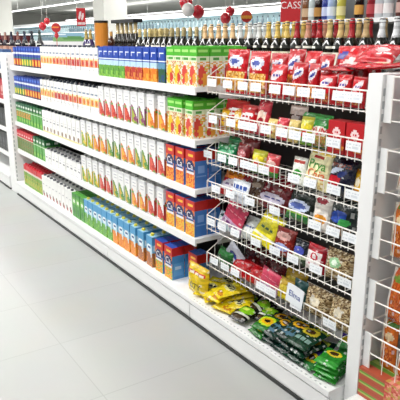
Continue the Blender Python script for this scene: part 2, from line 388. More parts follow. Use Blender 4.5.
# ------------------------------------------------------------------ gondola modules
def gondola(y0, y1, label, shelves, perf=False, ends=True):
    g = empty('shelf_unit', (0, 0, 0)); tag(g, label, 'shelf unit')
    d = MB()
    d.box(D0 + .012, BX, y0, y1, .018, DECK - .03); d.box(D0, BX, y0, y1, DECK - .03, DECK)
    d.box(D0 + .006, D0 + .012, y0 + .004, y1 - .004, .03, DECK - .04)
    if perf:
        y = y0 + .03
        while y < y1 - .02:
            d.box(D0 + .012, D0 + .020, y, y + .012, DECK - .001, DECK + .0006, m=1); y += .032
    d.build('base_deck', [M['white'], M['grey']], g, bevel=.004)
    MB().box(D0 + .004, BX - .02, y0, y1, 0, .018).build('kick_strip', M['kick'], g)
    MB().box(BX, BX + .02, y0, y1, DECK - .1, 1.50).build('back_panel', M['backp'], g)
    r = MB(); r.box(BX + .02, 2.78, y0, y1, 0, DECK); r.build('rear_base', M['white'], g)
    MB().box(BX + .02, 2.80, y0, y1, 1.50, 1.53).build('top_shelf', M['white'], g)
    for yy in (y0 + .012, y1 - .012):
        MB().box(BX + .02, BX + .06, yy - .012, yy + .012, DECK, 1.50).build('upright', M['white'], g)
    for z in shelves:
        s = MB().box(D1 + .012, BX, y0 + .0015, y1 - .0015, z - .028, z).build('shelf', M['white'], g)
        MB().box(D1, D1 + .012, y0 + .0015, y1 - .0015, z - .046, z + .002).build('price_rail', M['white'], s, bevel=.002)
        for yy in (y0 + .03, y1 - .03):
            MB().box(BX - .25, BX, yy - .004, yy + .004, z - .075, z - .028).build('bracket', M['white'], s)
    return g
n = 3; st = (JY1 - JY0) / n
gnames = ['white juice shelf unit next to the snack baskets', 'white juice shelf unit in the middle of the juice run', 'white juice shelf unit at the far end of the juice run']
for i in range(n): gondola(JY0 + i * st, JY0 + (i + 1) * st, gnames[i], SHELF)
SA0, SA1 = 1.575, JY0 - .004
gondola(SA0, SA1, 'white shelf unit carrying the wire snack baskets', [], perf=True)
gondola(.30, 1.495, 'white shelf unit at the right edge behind the near post', [])
gondola(6.76, 9.1, 'white shelf unit beyond the juice run at the far left', [1.40, 1.05, .72, .42])
def post(y0, y1, label, x0=DP):
    e = empty('shelf_post', (x0, (y0 + y1) / 2, 0)); hy = (y1 - y0) / 2
    mb = MB().box(0, BX - x0 + .02, -hy, hy, 0, 1.586); mb.build('panel', M['white'], e, bevel=.003)
    z = .1; sm = None
    while z < 1.55:                                    # each slot of the perforated edge
        if sm is None: so = MB().box(.008, .020, -hy - .0008, -hy + .001, 0, .030).build('slot', M['grey'], e); sm = so.data
        else: so = bpy.data.objects.new('slot', sm); COL.objects.link(so); so.parent = e
        so.location = (0, 0, z); z += .05
    return tag(e, label, 'shelf post')
post(1.4985, 1.571, 'near tall white slotted shelf post at the right of the snack baskets')
post(6.50, 6.73, 'far white slotted shelf post at the end of the juice run', 1.765)

def zrow(px, X, z):
    py = 41.0
    for _ in range(16):
        q = on_x(px, py, X); py += (q.z - z) * 110
    return on_x(px, py, X)
# ------------------------------------------------------------------ juice rows
LEVELNAME = ['top shelf', 'second shelf', 'third shelf', 'fourth shelf', 'bottom deck']
def row(level, specs, xf, z, rows, deep=()):
    pymid = [60, 110, 155, 195, 240][level]
    prev_end = None
    for idx, (p0, p1, key) in enumerate(specs):
        wd, d, h, *_r = KINDS[key]; words = KINDS[key][-1]
        def yy(px):
            # where this column of the photo meets the row's front plane, at half carton height
            py = 100
            for _ in range(12):
                q = on_x(px, py, xf); py += (q.z - (z + h / 2)) * 120
            return on_x(px, py, xf).y
        ya, yb = yy(p0), yy(p1)
        nn = max(1, int((ya - yb + .012) / (wd + .002))); pitch = (ya - yb) / nn
        for i in range(nn):
            yc = ya - pitch * (i + .5)
            for r in range(4 if key in deep else rows):
                lab = f'{words}, {LEVELNAME[level]}, front row'
                if r: lab = f'{words}, {LEVELNAME[level]}, behind'
                place('carton_' + key, carton_maker(key), (xf + d / 2 + r * (d + .004) + random.uniform(0, .003), yc, z + .0005), (0, 0, FACE + random.uniform(-.03, .03)), lab, 'juice carton',
                      f'{key.replace("_", " ")} cartons, {LEVELNAME[level]}' + (', behind' if r else ''))
J1 = [(13, 21, 'blue_red'), (21, 31, 'blue_green'), (31, 40, 'blue_red'), (40, 52, 'white_yellow'), (52, 66, 'white_orange'), (66, 80, 'white_redlabel'), (80, 98, 'white_orange'),
      (98, 124, 'apple_blue'), (124, 142, 'red_blue'), (142, 157, 'orange_blue'), (157, 166, 'dark_blue'), (166, 181, 'lime_yellow'), (181, 197, 'lime_red')]
J2 = [(14, 24, 'blue_green'), (24, 40, 'blue_red'), (40, 54, 'white_yellow'), (54, 68, 'white_redlabel'), (68, 82, 'white_orange'), (82, 98, 'white_yellow'), (98, 130, 'fruit_red'), (130, 145, 'fruit_purple'),
      (145, 167, 'fruit_orange'), (167, 182, 'lime_yellow'), (182, 196, 'lime_red')]
J3 = [(16, 30, 'green_orange'), (30, 42, 'green_plain'), (42, 80, 'plain_white'), (80, 92, 'fruit_yellow'), (92, 106, 'fruit_orange'), (106, 120, 'fruit_green'), (120, 134, 'fruit_orange'), (134, 148, 'fruit_green'),
      (148, 165, 'fruit_red'), (165, 195.5, 'ca_orange')]
J4 = [(17, 33, 'red_green'), (33, 45, 'green_plain'), (45, 81, 'white_low'), (81, 98, 'fruit_yellow'), (98, 112, 'fruit_red'), (112, 130, 'fruit_green'), (130, 146, 'fruit_orange'), (146, 165, 'fruit_red'), (165, 195, 'ca_yellow')]
J5 = [(24, 42, 'red_cap'), (42, 72, 'white_nut'), (72, 84, 'green_pack'), (84, 112, 'aqua_green'), (112, 136, 'aqua_orange'), (136, 154, 'aqua_brown'), (154, 173, 'ca_green')]
row(0, J1, D1 + .016, SHELF[0], 1, ('lime_red',)); row(1, J2, D1 + .016, SHELF[1], 2, ('lime_red',)); row(2, J3, D1 + .016, SHELF[2], 2); row(3, J4, D1 + .016, SHELF[3], 2); row(4, J5, D0 + .05, DECK, 2)

q = zrow(193, D0 + .12, .27); place('carton_ca_yellow', carton_maker('ca_yellow'), (D0 + .165, q.y, DECK + .0005), (0, 0, FACE), 'red topped yellow juice carton standing behind the upright yellow bag', 'juice carton')
# ------------------------------------------------------------------ wire baskets
def basket(y0, y1, zr, hgt, label, rails=2, pitch=.05, plate=False, rise=.07):
    e = empty('wire_basket', (DB, (y0 + y1) / 2, zr - hgt)); L = (y1 - y0) / 2; dp = BX - DB - .015
    r = MB(); r.tube((0, -L, hgt), (0, L, hgt), .0038); r.tube((.004, -L, .004), (.004, L, .004), .0028)
    for k in range(1, rails - 1): r.tube((0, -L, hgt * k / (rails - 1)), (0, L, hgt * k / (rails - 1)), .0034)
    r.build('front_rail', M['wire'], e)
    g = MB(); nw = int(2 * L / pitch)
    for i in range(nw + 1):
        y = -L + 2 * L * i / nw; g.tube((.003, y, -.008), (.003, y, hgt), .0021, 5)
    g.build('front_grid', M['wire'], e)
    for y in (-L, L):
        s = MB()
        s.tube((0, y, hgt), (.12, y, hgt + rise), .0028); s.tube((.12, y, hgt + rise), (dp, y, hgt + rise), .0028); s.tube((0, y, 0), (dp, y, 0), .0024); s.tube((0, y, 0), (0, y, hgt), .0034)
        for k in (range(1, 6) if rise else (3,)):
            x = dp * k / 6; s.tube((x, y, 0), (x, y, hgt + min(rise, x / .12 * rise)), .0016, 5)
        s.build('side_grid', M['wire'], e)
    f = MB(); nf = int(2 * L / .06)
    for i in range(nf + 1):
        y = -L + 2 * L * i / nf; f.tube((0, y, 0), (dp, y, 0), .0015, 5)
    for k in (1, 2): f.tube((dp * k / 2, -L, -.003), (dp * k / 2, L, -.003), .002, 5)
    f.build('floor_grid', M['wire'], e)
    if plate:
        MB().box(-.002, .003, L - .004, L + .034, -.004, hgt + .006).build('end_plate', M['white'], e)
    tag(e, label, 'wire basket')
BN = ['topmost', 'second from the top', 'third from the top', 'third from the bottom', 'second from the bottom', 'lowest']
BH = .09
for z, nm in zip(RIM, BN): basket(SA0 + .012, 2.745, z, BH, f'white wire snack basket left of the near post, {nm}', pitch=.042)
for z, nm in zip(RIMB, ['topmost', 'second from the top', 'middle one', 'second from the bottom', 'lowest']):
    basket(.34, 1.462, z, .175, f'white wire basket of orange packs right of the near post, {nm}', rails=3, pitch=.07, plate=True, rise=.0)

# ------------------------------------------------------------------ price tags on the rims
def tag_maker():
    a = art('#f2f5f8', ('t', .1, .66, .9, .8, '#d2d7de'), ('r', .45, .22, .86, .45, '#dbe0e6'), ('t', .1, .25, .36, .4, '#d0d5dc'))
    def mk():
        mb = MB(); mb.grid(lambda u, v: (-.041 + .082 * u, -.0015, .042 * v), 14, 8, a); mb.grid(lambda u, v: (.041 - .082 * u, .0, .042 * v), 2, 2, lambda u, v: C('#e6e6e6'))
        mb.quad((-.041, -.0015, .042), (.041, -.0015, .042), (.041, 0, .042), (-.041, 0, .042), C('#eeeeee'))
        return mb.build('price_tag', M['tag'])
    return mk
def tags(k, pxs):
    for px in pxs:
        z = RIM[k] - .012
        py = 41.0
        for _ in range(14):
            q = on_x(px, py, DB); py += (q.z - z) * 120
        y = on_x(px, py, DB).y
        place('price_tag', tag_maker(), (DB - .0085, y, RIM[k] - .052), (random.uniform(-.12, .02), 0, FACE), f'white price tag on the rim of the snack basket {BN[k]}' if k else 'white price tag on the rim of the topmost snack basket', 'price tag', f'price tags, {BN[k]} snack basket')
tags(0, [213, 229, 244, 257, 276, 290, 305, 320, 341, 356]); tags(1, [214, 232, 244, 253, 267, 283, 296, 310, 335, 355]); tags(2, [209, 223, 234, 246, 254, 265, 295, 311, 335, 354])
tags(3, [217, 231, 251, 276, 316, 334, 351]); tags(4, [212, 223, 236, 257, 276, 294, 317, 346]); tags(5, [215, 226, 236, 262, 272, 297, 331])

# ------------------------------------------------------------------ bags in the baskets
RED = '#c01c28'
GOLD = ['#d8a24a', '#e8bc66', '#b87a30', '#f0d08a']
NUT = ['#a89068', '#c8b48c', '#806848', '#d8c8a4', '#6a5238']
A = {
 'crouton': art(RED, ('s', .06, .06, .94, .50, GOLD), ('e', .5, .72, .36, .13, '#dfe3f2'), ('e', .45, .72, .24, .06, '#4a5aa8'), ('t', .3, .58, .8, .62, '#f4e6d8')),
 'redchip': art('#b81a26', ('s', .1, .1, .9, .45, ['#e0903a', '#f0b85a', '#b8402c']), ('e', .5, .7, .38, .12, '#e8e6f0', .25), ('e', .5, .7, .24, .05, '#3c4a9c', .25)),
 'redpouch': art('#c8222c', ('e', .5, .68, .36, .12, '#f0e4e8', .3), ('t', .3, .64, .75, .72, '#5a50a0'), ('s', .2, .1, .8, .35, ['#e8b06a', '#d8882c', '#c8222c'])),
 'bigred': art('#cc1f2a', ('e', .55, .55, .42, .2, '#f2e8e4', .35), ('t', .25, .50, .85, .62, '#cc1f2a'), ('e', .3, .82, .2, .07, '#4a4aa0', .2), ('s', .05, .05, .6, .25, ['#e8b46a', '#e0762c', '#cc1f2a'])),
 'redtall': art('#c41e2c', ('r', .3, .1, .42, .95, '#d8505a'), ('e', .6, .5, .2, .1, '#e8c8c8'), ('t', .5, .3, .9, .35, '#f0d8d8')),
 'flatred': art('#c82430', ('e', .5, .5, .40, .26, '#e8d8b8'), ('e', .5, .5, .26, .15, '#b05a3a')),
 'yellow': art('#e2b82c', ('e', .5, .6, .34, .14, '#f4ead0'), ('t', .2, .3, .8, .36, '#a83a24'), ('r', 0, .85, 1, 1, '#c88a20')),
 'logored': art('#bf1d26', ('e', .5, .58, .40, .13, '#f0eeee', .2), ('t', .25, .54, .78, .62, '#bf1d26'), ('e', .5, .3, .3, .1, '#8a1018')),
 'cup': art('#5a2c22', ('r', 0, .7, 1, 1, '#e8dcd4'), ('e', .5, .5, .24, .2, '#efe8e2'), ('e', .5, .25, .3, .1, '#b04a2c')),
 'pinkpack': art('#cc3a4c', ('e', .5, .5, .36, .22, '#f0d8c8'), ('e', .5, .42, .2, .1, '#a02030')),
 'cream': art('#d8c27a', ('e', .5, .5, .36, .2, '#e8e0c0'), ('e', .5, .3, .26, .12, '#c8643a')),
 'yum': art('#2f8a3a', ('e', .5, .48, .44, .18, '#e8e8dc'), ('s', .08, .05, .92, .34, ['#c8a060', '#8a9a4a', '#b07a4a']), ('r', 0, .86, 1, 1, '#3aa84a')),
 'greenbag': art('#177a4c', ('e', .5, .55, .36, .12, '#7cc8a0', .2), ('t', .3, .3, .7, .36, '#cfe8d8'), ('r', 0, .88, 1, 1, '#0f5a3a')),
 'brownpink': art('#8a3c38', ('s', .1, .1, .9, .5, ['#c88a78', '#a05048', '#e0b8a0']), ('e', .5, .7, .36, .12, '#d8a8a0')),
 'redbrown': art('#7c2228', ('e', .5, .6, .36, .14, '#c8787c'), ('s', .1, .06, .9, .4, ['#a03a34', '#c86a4a', '#7c2228'])),
 'yelgreen': art('#b8b82c', ('e', .5, .66, .40, .13, '#e8d83c'), ('e', .5, .4, .26, .12, '#c8402c'), ('s', 0, 0, 1, .28, ['#5a9a34', '#8cb83a'])),
 'pinkgreen': art('#c84a50', ('e', .5, .6, .34, .14, '#ecc8c0'), ('r', 0, 0, 1, .25, '#4a9a3c')),
 'cardgreen': art('#eef0ea', ('e', .5, .42, .34, .15, '#3a9a3c'), ('r', .1, .78, .9, .88, '#c8483c'), ('t', .2, .2, .8, .26, '#8a8a8a')),
 'prya': art('#f2ecc0', ('r', 0, .9, 1, 1, '#e0c860'), ('e', .5, .82, .2, .05, '#b83a2c'), ('s', .1, .04, .9, .2, ['#e0c070', '#f0e0a0'])),
 'navyred': art('#1c2038', ('e', .32, .40, .30, .15, '#c01c30', .1), ('e', .36, .68, .30, .07, '#b8c0d0', .3), ('e', .62, .6, .2, .08, '#2c3a70', .3), ('s', .1, .74, .9, .86, ['#7c3a30', '#1c2038'])),
 'orangebag': art('#b82c2a', ('s', .04, .66, .96, .96, ['#e8902c', '#f0b040', '#d86a2a']), ('e', .45, .42, .42, .2, '#d8d4dc', .2), ('t', .15, .38, .8, .46, '#8a7a9a'), ('r', .84, 0, 1, 1, '#a82028')),
 'mauve': art('#a05a60', ('s', 0, 0, 1, 1, ['#a05a60', '#c89098', '#8a4048'])),
 'brown': art('#5c4a40', ('s', 0, 0, 1, .6, ['#7c6450', '#5c4a40', '#94806a']), ('e', .5, .75, .3, .1, '#a89888')),
 'darkred': art('#6e0f1c', ('e', .5, .3, .42, .14, '#dcd4e8'), ('t', .2, .27, .8, .33, '#4a4a9c'), ('s', 0, .6, 1, 1, ['#6e0f1c', '#861624'])),
 'darkgreen': art('#10241c', ('e', .5, .45, .42, .16, '#cdd6ec'), ('e', .5, .45, .30, .08, '#5a70b8'), ('r', 0, .05, 1, .2, '#2f7a3c'), ('r', .1, .22, .9, .26, '#9ac04a')),
 'whiteorange': art('#efe9e2', ('e', .5, .84, .34, .11, '#a01c34'), ('e', .55, .34, .34, .14, '#e8a23c'), ('e', .4, .22, .2, .1, '#f0c860')),
 'darkblue': art('#22302e', ('e', .42, .56, .34, .16, '#2c50a8', .2), ('e', .66, .44, .24, .1, '#4aa85a', .2), ('s', .06, .06, .94, .28, ['#8a7058', '#a88a70', '#5a4a40'])),
 'whiteblue': art('#c4d8e0', ('e', .5, .5, .36, .2, '#f2f6f8'), ('e', .5, .8, .3, .1, '#3a5a5c'), ('t', .2, .4, .8, .5, '#5a7ab0')),
 'scriptcard': art('#e9eef4', ('t', .12, .62, .88, .80, '#4a68b0'), ('t', .3, .5, .8, .56, '#8aa0cc'), ('r', 0, .0, 1, .4, '#d8dce4')),
 'pinkcard': art('#d0506c', ('r', .0, .0, 1, .32, '#c8a8c4'), ('t', .1, .1, .9, .2, '#8a4a88'), ('t', .1, .6, .9, .66, '#e08a9c')),
 'silver': art('#c2c6c4', ('e', .5, .5, .36, .2, '#e8ecec'), ('t', .2, .5, .8, .58, '#6a78a0')),
 'brightyellow': art('#e6dc24', ('e', .5, .5, .34, .14, '#c8c420'), ('r', 0, .2, 1, .28, '#f2f0d8'), ('t', .2, .45, .8, .55, '#4a6a3a')),
 'olive': art('#7a7430', ('s', 0, 0, 1, 1, ['#7a7430', '#9a9040', '#5a5628'])),
 'pinklabel': art('#8c2820', ('e', .5, .72, .36, .14, '#e8b8b0'), ('e', .5, .34, .4, .12, '#a8b4dc'), ('s', 0, .45, 1, .58, ['#a83a2c', '#8c2820'])),
 'bluelabel': art('#1e2836', ('e', .5, .6, .42, .18, '#5a64c0'), ('r', 0, .3, 1, .4, '#c8d0b0'), ('r', 0, 0, 1, .3, '#3c5038')),
 'heart': art('#f0e8e8', ('r', 0, .74, 1, 1, '#c01c34'), ('g', .5, .58, .2, .14, '#c8304a'), ('r', .84, 0, 1, 1, '#a01c30'), ('t', .2, .24, .7, .32, '#d8a0a8')),
 'nuts': art('#b09c78', ('s', 0, 0, 1, 1, NUT), ('e', .46, .62, .22, .16, '#9cc89a'), ('e', .46, .62, .12, .08, '#dcead8')),
 'nutswhite': art('#a08c68', ('s', 0, 0, 1, 1, NUT), ('e', .5, .55, .22, .14, '#ece4d0')),
 'greenbox': art('#1f5a2c', ('r', 0, .6, 1, 1, '#2f7a3a'), ('t', .2, .3, .8, .4, '#8cb890')),
 'whitetri': art('#d8dae6', ('e', .5, .55, .26, .14, '#3a4a9a'), ('t', .2, .2, .8, .3, '#8a90b8')),
 'plainred': art('#b4141e', ('s', 0, 0, 1, 1, ['#b4141e', '#c4242c', '#a01018'])),
 'darkredflat': art('#5e1218', ('s', 0, 0, 1, 1, ['#5e1218', '#74202a', '#4a0c12'])),
 'gold': art('#b89a28', ('e', .5, .55, .34, .16, '#d8c450'), ('r', 0, 0, 1, .3, '#e0d028')),
 'teal': art('#2c5c5c', ('e', .5, .5, .34, .2, '#5a8a86')),
 'city': art('#e6c81c', ('r', .04, .70, .96, .82, '#d8473a'), ('t', .1, .72, .9, .80, '#f4e6d0'), ('e', .5, .28, .3, .1, '#f0dc50'), ('r', 0, .84, 1, 1, '#d8b81a')),
 'citylie': art('#e6d024', ('e', .5, .56, .38, .16, '#e8e4a0'), ('t', .2, .5, .8, .62, '#3a3c28'), ('e', .25, .8, .2, .1, '#f4e840'), ('e', .7, .16, .2, .08, '#c88a20')),
 'lime': art('#1a2018', ('e', .5, .62, .46, .22, '#8cc82c'), ('e', .42, .66, .2, .1, '#d8e86a'), ('r', 0, .3, 1, .38, '#d8dccc'), ('e', .5, .16, .34, .1, '#4a3a20')),
 'limesun': art('#2c7a28', ('e', .5, .52, .44, .3, '#c4d82c'), ('e', .5, .52, .30, .2, '#e8b820'), ('e', .5, .52, .15, .1, '#3a2414'), ('r', 0, .86, 1, 1, '#1a6030')),
 'darksun': art('#0e3a2e', ('g', .5, .74, .34, .16, '#d8a82c'), ('e', .5, .74, .2, .09, '#5a3416'), ('e', .5, .34, .42, .18, '#54788a'), ('t', .12, .3, .88, .42, '#0e3a2e'), ('r', 0, .02, 1, .12, '#0a2c24')),
 'darksun2': art('#12402c', ('g', .5, .70, .36, .18, '#c8b83a'), ('e', .5, .7, .2, .1, '#4a3018'), ('r', 0, .9, 1, 1, '#a8b848'), ('t', .1, .26, .9, .4, '#8aa8a0')),
 'purple': art('#4c3c9c', ('r', 0, 0, 1, .34, '#2f7a3a'), ('e', .46, .40, .36, .2, '#e0c82c'), ('e', .46, .40, .18, .1, '#3a2418'), ('r', 0, .88, 1, 1, '#3c2c84')),
 'greenflat': art('#2c8a30', ('g', .5, .72, .36, .18, '#e0c838'), ('e', .5, .72, .2, .1, '#4a2c14'), ('r', 0, 0, 1, .3, '#3ca03c')),
 'orangepack': art('#d8782c', ('r', 0, .0, .24, 1, '#e6dccc'), ('s', .3, .1, .9, .5, ['#d8782c', '#e89a4a', '#b8541c']), ('e', .6, .7, .3, .08, '#f0d8b0'), ('r', .3, .90, 1, .96, '#5a8a3c')),
 'orangepack2': art('#c85a20', ('r', .0, .0, .2, 1, '#ece4da'), ('s', .2, .05, 1, .9, ['#c85a20', '#e08a3c', '#d86c28']), ('e', .5, .82, .3, .06, '#8aa848')),
}
TXT = {'city': [('CITY', .052, .52, .34, '#1c1c14')], 'citylie': [('CITY', .05, .5, .56, '#2a2a1c')], 'yum': [('YUM', .05, .5, .48, '#c8202c')], 'prya': [('Prya', .062, .5, .62, '#3f9a34'), ('Chia', .062, .5, .38, '#e0662a')]}
CNT = {}
def bag(k, p0, p1, top, key, what, dx=.05, lean=10, roll=0, t=.05, hmin=.10, group=None, name='snack_bag', yawd=0):
    """one bag standing in basket k: photo columns p0..p1, top seen at row top, dx behind the rim"""
    X = DB + dx; zf = RIM[k] - BH + .006
    ya, yb = zrow(p0, X, RIM[k]).y, zrow(p1, X, RIM[k]).y; w = ya - yb
    zt = on_x((p0 + p1) / 2, top, X + .03).z
    h = max(hmin, (zt - zf) / max(.35, cos(radians(lean)))) 
    mk = bag_maker(w, h, min(t, w * .5), A[key], text=TXT.get(key), seed=len(CNT) * 1.3, name=name)
    CNT[len(CNT)] = 1
    o = mk(); o.location = (X, max(min((ya + yb) / 2, 2.735 - w / 2 * (1 + abs(sin(radians(roll))))), 1.58 + w / 2), zf + abs(sin(radians(roll))) * w / 2)
    o.rotation_euler = (-radians(lean), radians(roll), FACE + radians(yawd))
    b = ['topmost snack basket', 'second basket down', 'third basket down', 'fourth basket down', 'fifth basket down', 'lowest snack basket'][k]
    return tag(o, f'{what}, {b}', 'snack bag', group)
bag(0, 225, 246, 49, 'crouton', 'leftmost red bag with golden croutons', lean=6)
bag(0, 247.5, 267, 51, 'crouton', 'second from left red bag with golden croutons', lean=6)
bag(0, 266, 283, 53, 'redchip', 'red bag with orange chips behind the small red pouch', dx=.13)
bag(0, 270, 286, 64, 'redpouch', 'small red pouch with pale oval at the front, left of two', lean=4)
bag(0, 283, 299, 49, 'redchip', 'tall red bag with blue and white script', dx=.13)
bag(0, 291, 306, 62, 'redchip', 'red and orange chip bag left of the front red pouches', lean=5)
bag(0, 300, 315, 51, 'redpouch', 'upright red pouch behind the orange chip bag', dx=.14)
bag(0, 307, 318, 63, 'redchip', 'narrow red chip bag in the front row', lean=5)
bag(0, 314, 328, 54, 'redchip', 'red chip bag behind the front pouches, left of the big bag', dx=.13)
bag(0, 319, 336, 72, 'redpouch', 'front red pouch with pale script, left of three', lean=4)
bag(0, 337, 351, 74, 'redpouch', 'front red pouch with pale script, middle of three', lean=4)
bag(0, 352, 366, 76, 'redpouch', 'front red pouch with pale script by the post', lean=4)
bag(0, 328, 353, 46, 'bigred', 'big red bag with white picture', dx=.16, lean=14)
bag(0, 352, 364, 45, 'redtall', 'tall shiny red bag right of the big red bag', dx=.16, lean=8)
bag(0, 364, 377, 45, 'redtall', 'tall shiny red bag above the post, second from the big bag', dx=.17, lean=8)
bag(1, 208.5, 216, 105, 'yellow', 'yellow pack at the left end', dx=.09, t=.04)
bag(1, 214, 235, 98, 'logored', 'large red bag with white logo', dx=.11, t=.07)
bag(1, 233, 241, 108, 'yellow', 'yellow pack between two red bags', dx=.08, t=.03)
bag(1, 239, 255, 104, 'logored', 'red pack with white logo right of the yellow pack', dx=.06)
bag(1, 255.5, 268, 100, 'pinkpack', 'red and pink pouch beside the dark gap', dx=.06)
bag(1, 267, 276, 119, 'cream', 'low cream pack left of the small pink pack', dx=.05)
bag(1, 276, 287, 117, 'pinkpack', 'low pink pack', dx=.05)
bag(1, 287.5, 298, 119, 'cream', 'low cream and orange pack right of the small pink pack', dx=.05)
bag(1, 287, 304, 105, 'cup', 'brown pouch with white cup picture', dx=.16)
bag(1, 299, 312, 116, 'yelgreen', 'yellow green pack left of the green bags', dx=.05)
bag(1, 300, 317, 112, 'yum', 'green bag behind the other green bag', dx=.15)
bag(1, 311, 329, 114, 'yum', 'green bag with pale label', dx=.06)
bag(2, 209, 222, 140, 'greenbag', 'leftmost green bag', dx=.06)
bag(2, 218, 231, 134, 'greenbag', 'taller green bag, second from left', dx=.13)
bag(2, 226, 235, 141, 'greenbag', 'small green bag, third from left', dx=.05)
bag(2, 231, 246, 131, 'brownpink', 'brown and pink pouch', dx=.15)
bag(2, 236, 248, 142, 'redbrown', 'dark red pouch at the front left of two', dx=.05)
bag(2, 244, 257, 138, 'redbrown', 'dark red pouch behind the front one', dx=.14)
bag(2, 251, 265, 149, 'yelgreen', 'yellow and green bag with red spot', dx=.06)
bag(2, 265, 278, 153, 'pinkgreen', 'pink bag with green base', dx=.06)
bag(2, 291, 304.5, 156, 'cardgreen', 'white pack with green picture', dx=.06, t=.03)
bag(2, 304, 328, 150, 'prya', 'pale yellow bag with green and orange lettering', dx=.06, roll=4)
bag(2, 328, 353, 157, 'navyred', 'dark navy bag with red oval', dx=.06, t=.07)
bag(2, 353, 360, 168, 'yellow', 'narrow yellow pack by the post', dx=.07, t=.03)
bag(3, 209, 231, 168, 'orangebag', 'red and orange bag at the left end', dx=.07, lean=28)
bag(3, 233, 251, 172, 'mauve', 'mauve bag behind the white card', dx=.13, lean=20)
bag(3, 247, 262, 179, 'brown', 'brown bag', dx=.10, lean=20)
bag(3, 257, 288, 175, 'darkred', 'wide dark red bag with pale oval', dx=.10, lean=24, t=.08)
bag(3, 285, 312, 188, 'darkgreen', 'dark green bag with blue and white oval', dx=.07, lean=22, t=.08)
bag(3, 312, 329, 193, 'whiteorange', 'white bag with dark red top and orange picture', dx=.06)
bag(3, 329, 355, 199, 'darkblue', 'dark bag with blue and green picture', dx=.07, t=.07)
bag(4, 208, 221, 207, 'whiteblue', 'pale blue and white bag', dx=.07, lean=16)
bag(4, 221, 240, 204, 'pinkcard', 'pink pack tilted to the right', dx=.06, roll=18, t=.03)
bag(4, 240, 254, 217, 'silver', 'silver and white bag', dx=.07, lean=30)
bag(4, 250, 270, 216, 'brightyellow', 'bright yellow bag', dx=.06, lean=30, roll=12)
bag(4, 260, 275, 219, 'olive', 'olive bag behind the yellow one', dx=.16, lean=16)
bag(4, 273, 292, 227, 'pinklabel', 'dark red bag with pink label', dx=.06, lean=14)
bag(4, 293, 306, 239, 'bluelabel', 'dark bag with blue oval', dx=.06)
bag(4, 306, 325, 243, 'heart', 'white and red bag with red heart', dx=.06)
bag(4, 325, 352, 249, 'nuts', 'clear bag of nuts with green label', dx=.06, t=.08)
bag(5, 207, 222, 243, 'greenbox', 'dark green pack at the left end', dx=.06, t=.07, lean=20)
bag(5, 222, 237, 247, 'whitetri', 'white pack with blue spot turned on its corner', dx=.08, roll=32, t=.02)
bag(5, 229, 246, 258, 'plainred', 'bright red bag, left of two', dx=.05, lean=34)
bag(5, 246, 260, 266, 'plainred', 'bright red bag, right of two', dx=.05, lean=34)
bag(5, 240, 262, 246, 'darkredflat', 'dark red bag leaning at the back', dx=.17, lean=25)
bag(5, 262, 282, 258, 'darkredflat', 'dark red bag behind the pink pack', dx=.17, lean=25)
bag(5, 259, 277, 269, 'pinkcard', 'pink pack tilted in front of the dark red bags', dx=.05, roll=8, t=.03)
bag(5, 278, 292, 276, 'gold', 'gold yellow bag', dx=.06)
bag(5, 283, 304, 268, 'gold', 'olive gold bag at the back', dx=.16, lean=15)
bag(5, 292, 306, 278, 'teal', 'teal bag behind the white tag', dx=.08)
bag(5, 305, 330, 286, 'nutswhite', 'clear bag of nuts with a white label, left of two', dx=.07, t=.08)
bag(5, 329, 351, 296, 'nutswhite', 'clear bag of nuts with a white label by the post', dx=.06, t=.08)
# flat red bags lying on top of the front pouches in the topmost basket
o = bag_maker(.20, .26, .035, A['flatred'], seed=4)(); q = zrow(358, DB + .03, 1.60)
o.location = (q.x, q.y + .03, 1.601); o.rotation_euler = (-radians(86), 0, FACE - .5); tag(o, 'flat red bag with cream oval lying beside the top of the near post', 'snack bag')
o = bag_maker(.18, .24, .03, A['plainred'], seed=5)(); q = zrow(338, DB + .04, 1.6)
o.location = (q.x, q.y + .02, 1.584); o.rotation_euler = (-radians(86), 0, FACE + .2); tag(o, 'flat red bag lying below the big red bag with white picture', 'snack bag')
o = bag_maker(.19, .13, .05, A['redtall'], seed=6)(); o.location = (1.97, 1.66, 1.622); o.rotation_euler = (-radians(58), 0, FACE + .1); tag(o, 'shiny red bag lying on the flat bag above the near post', 'snack bag')
# tags and cards stuck on the baskets
def card(k, p0, p1, t0, t1, text, label, size):
    ya = on_x(p0, t1, DB).y; yb = on_x(p1, t1, DB).y; w = ya - yb; h = on_x((p0 + p1) / 2, t0, DB).z - on_x((p0 + p1) / 2, t1, DB).z
    e = MB(); n_ = 14; pts = [(w * (.5 - .0), 0), (w * .5, h * .93)] + [(w / 2 * cos(pi * i / n_), h * .93 + h * .07 * sin(pi * i / n_)) for i in range(1, n_)] + [(-w * .5, h * .93), (-w * .5, 0)]
    k0 = len(e.v); m_ = len(pts)
    e.v += [(x, -.0015, z) for x, z in pts] + [(x, .0015, z) for x, z in pts]
    e.f += [tuple(range(m_))[::-1], tuple(range(m_, 2 * m_))]; e.c += [C('#eef2f6')] * 2; e.m += [0, 0]
    for i in range(m_):
        j = (i + 1) % m_; e.f.append((i, j, m_ + j, m_ + i)); e.c.append(C('#e6eaf0')); e.m.append(0)
    o = e.build('shelf_card', M['tag']); q = on_x((p0 + p1) / 2, t1, DB); o.location = (DB - .013, (ya + yb) / 2, q.z); o.rotation_euler = (-.06, .1, FACE)
    t = text_mesh(text, size, '#3a52a0', project=lambda x, y, z: (x, y - .0025, z + h * .5)); t.build('lettering', M['matte'], o)
    tag(o, label, 'shelf card')
card(5, 287, 303.5, 285, 304, 'Elma', 'white card with blue script on the lowest snack basket', .045)
bag(3, 230, 247, 179, 'scriptcard', 'white rounded pack with blue script', dx=.03, t=.02, lean=12)
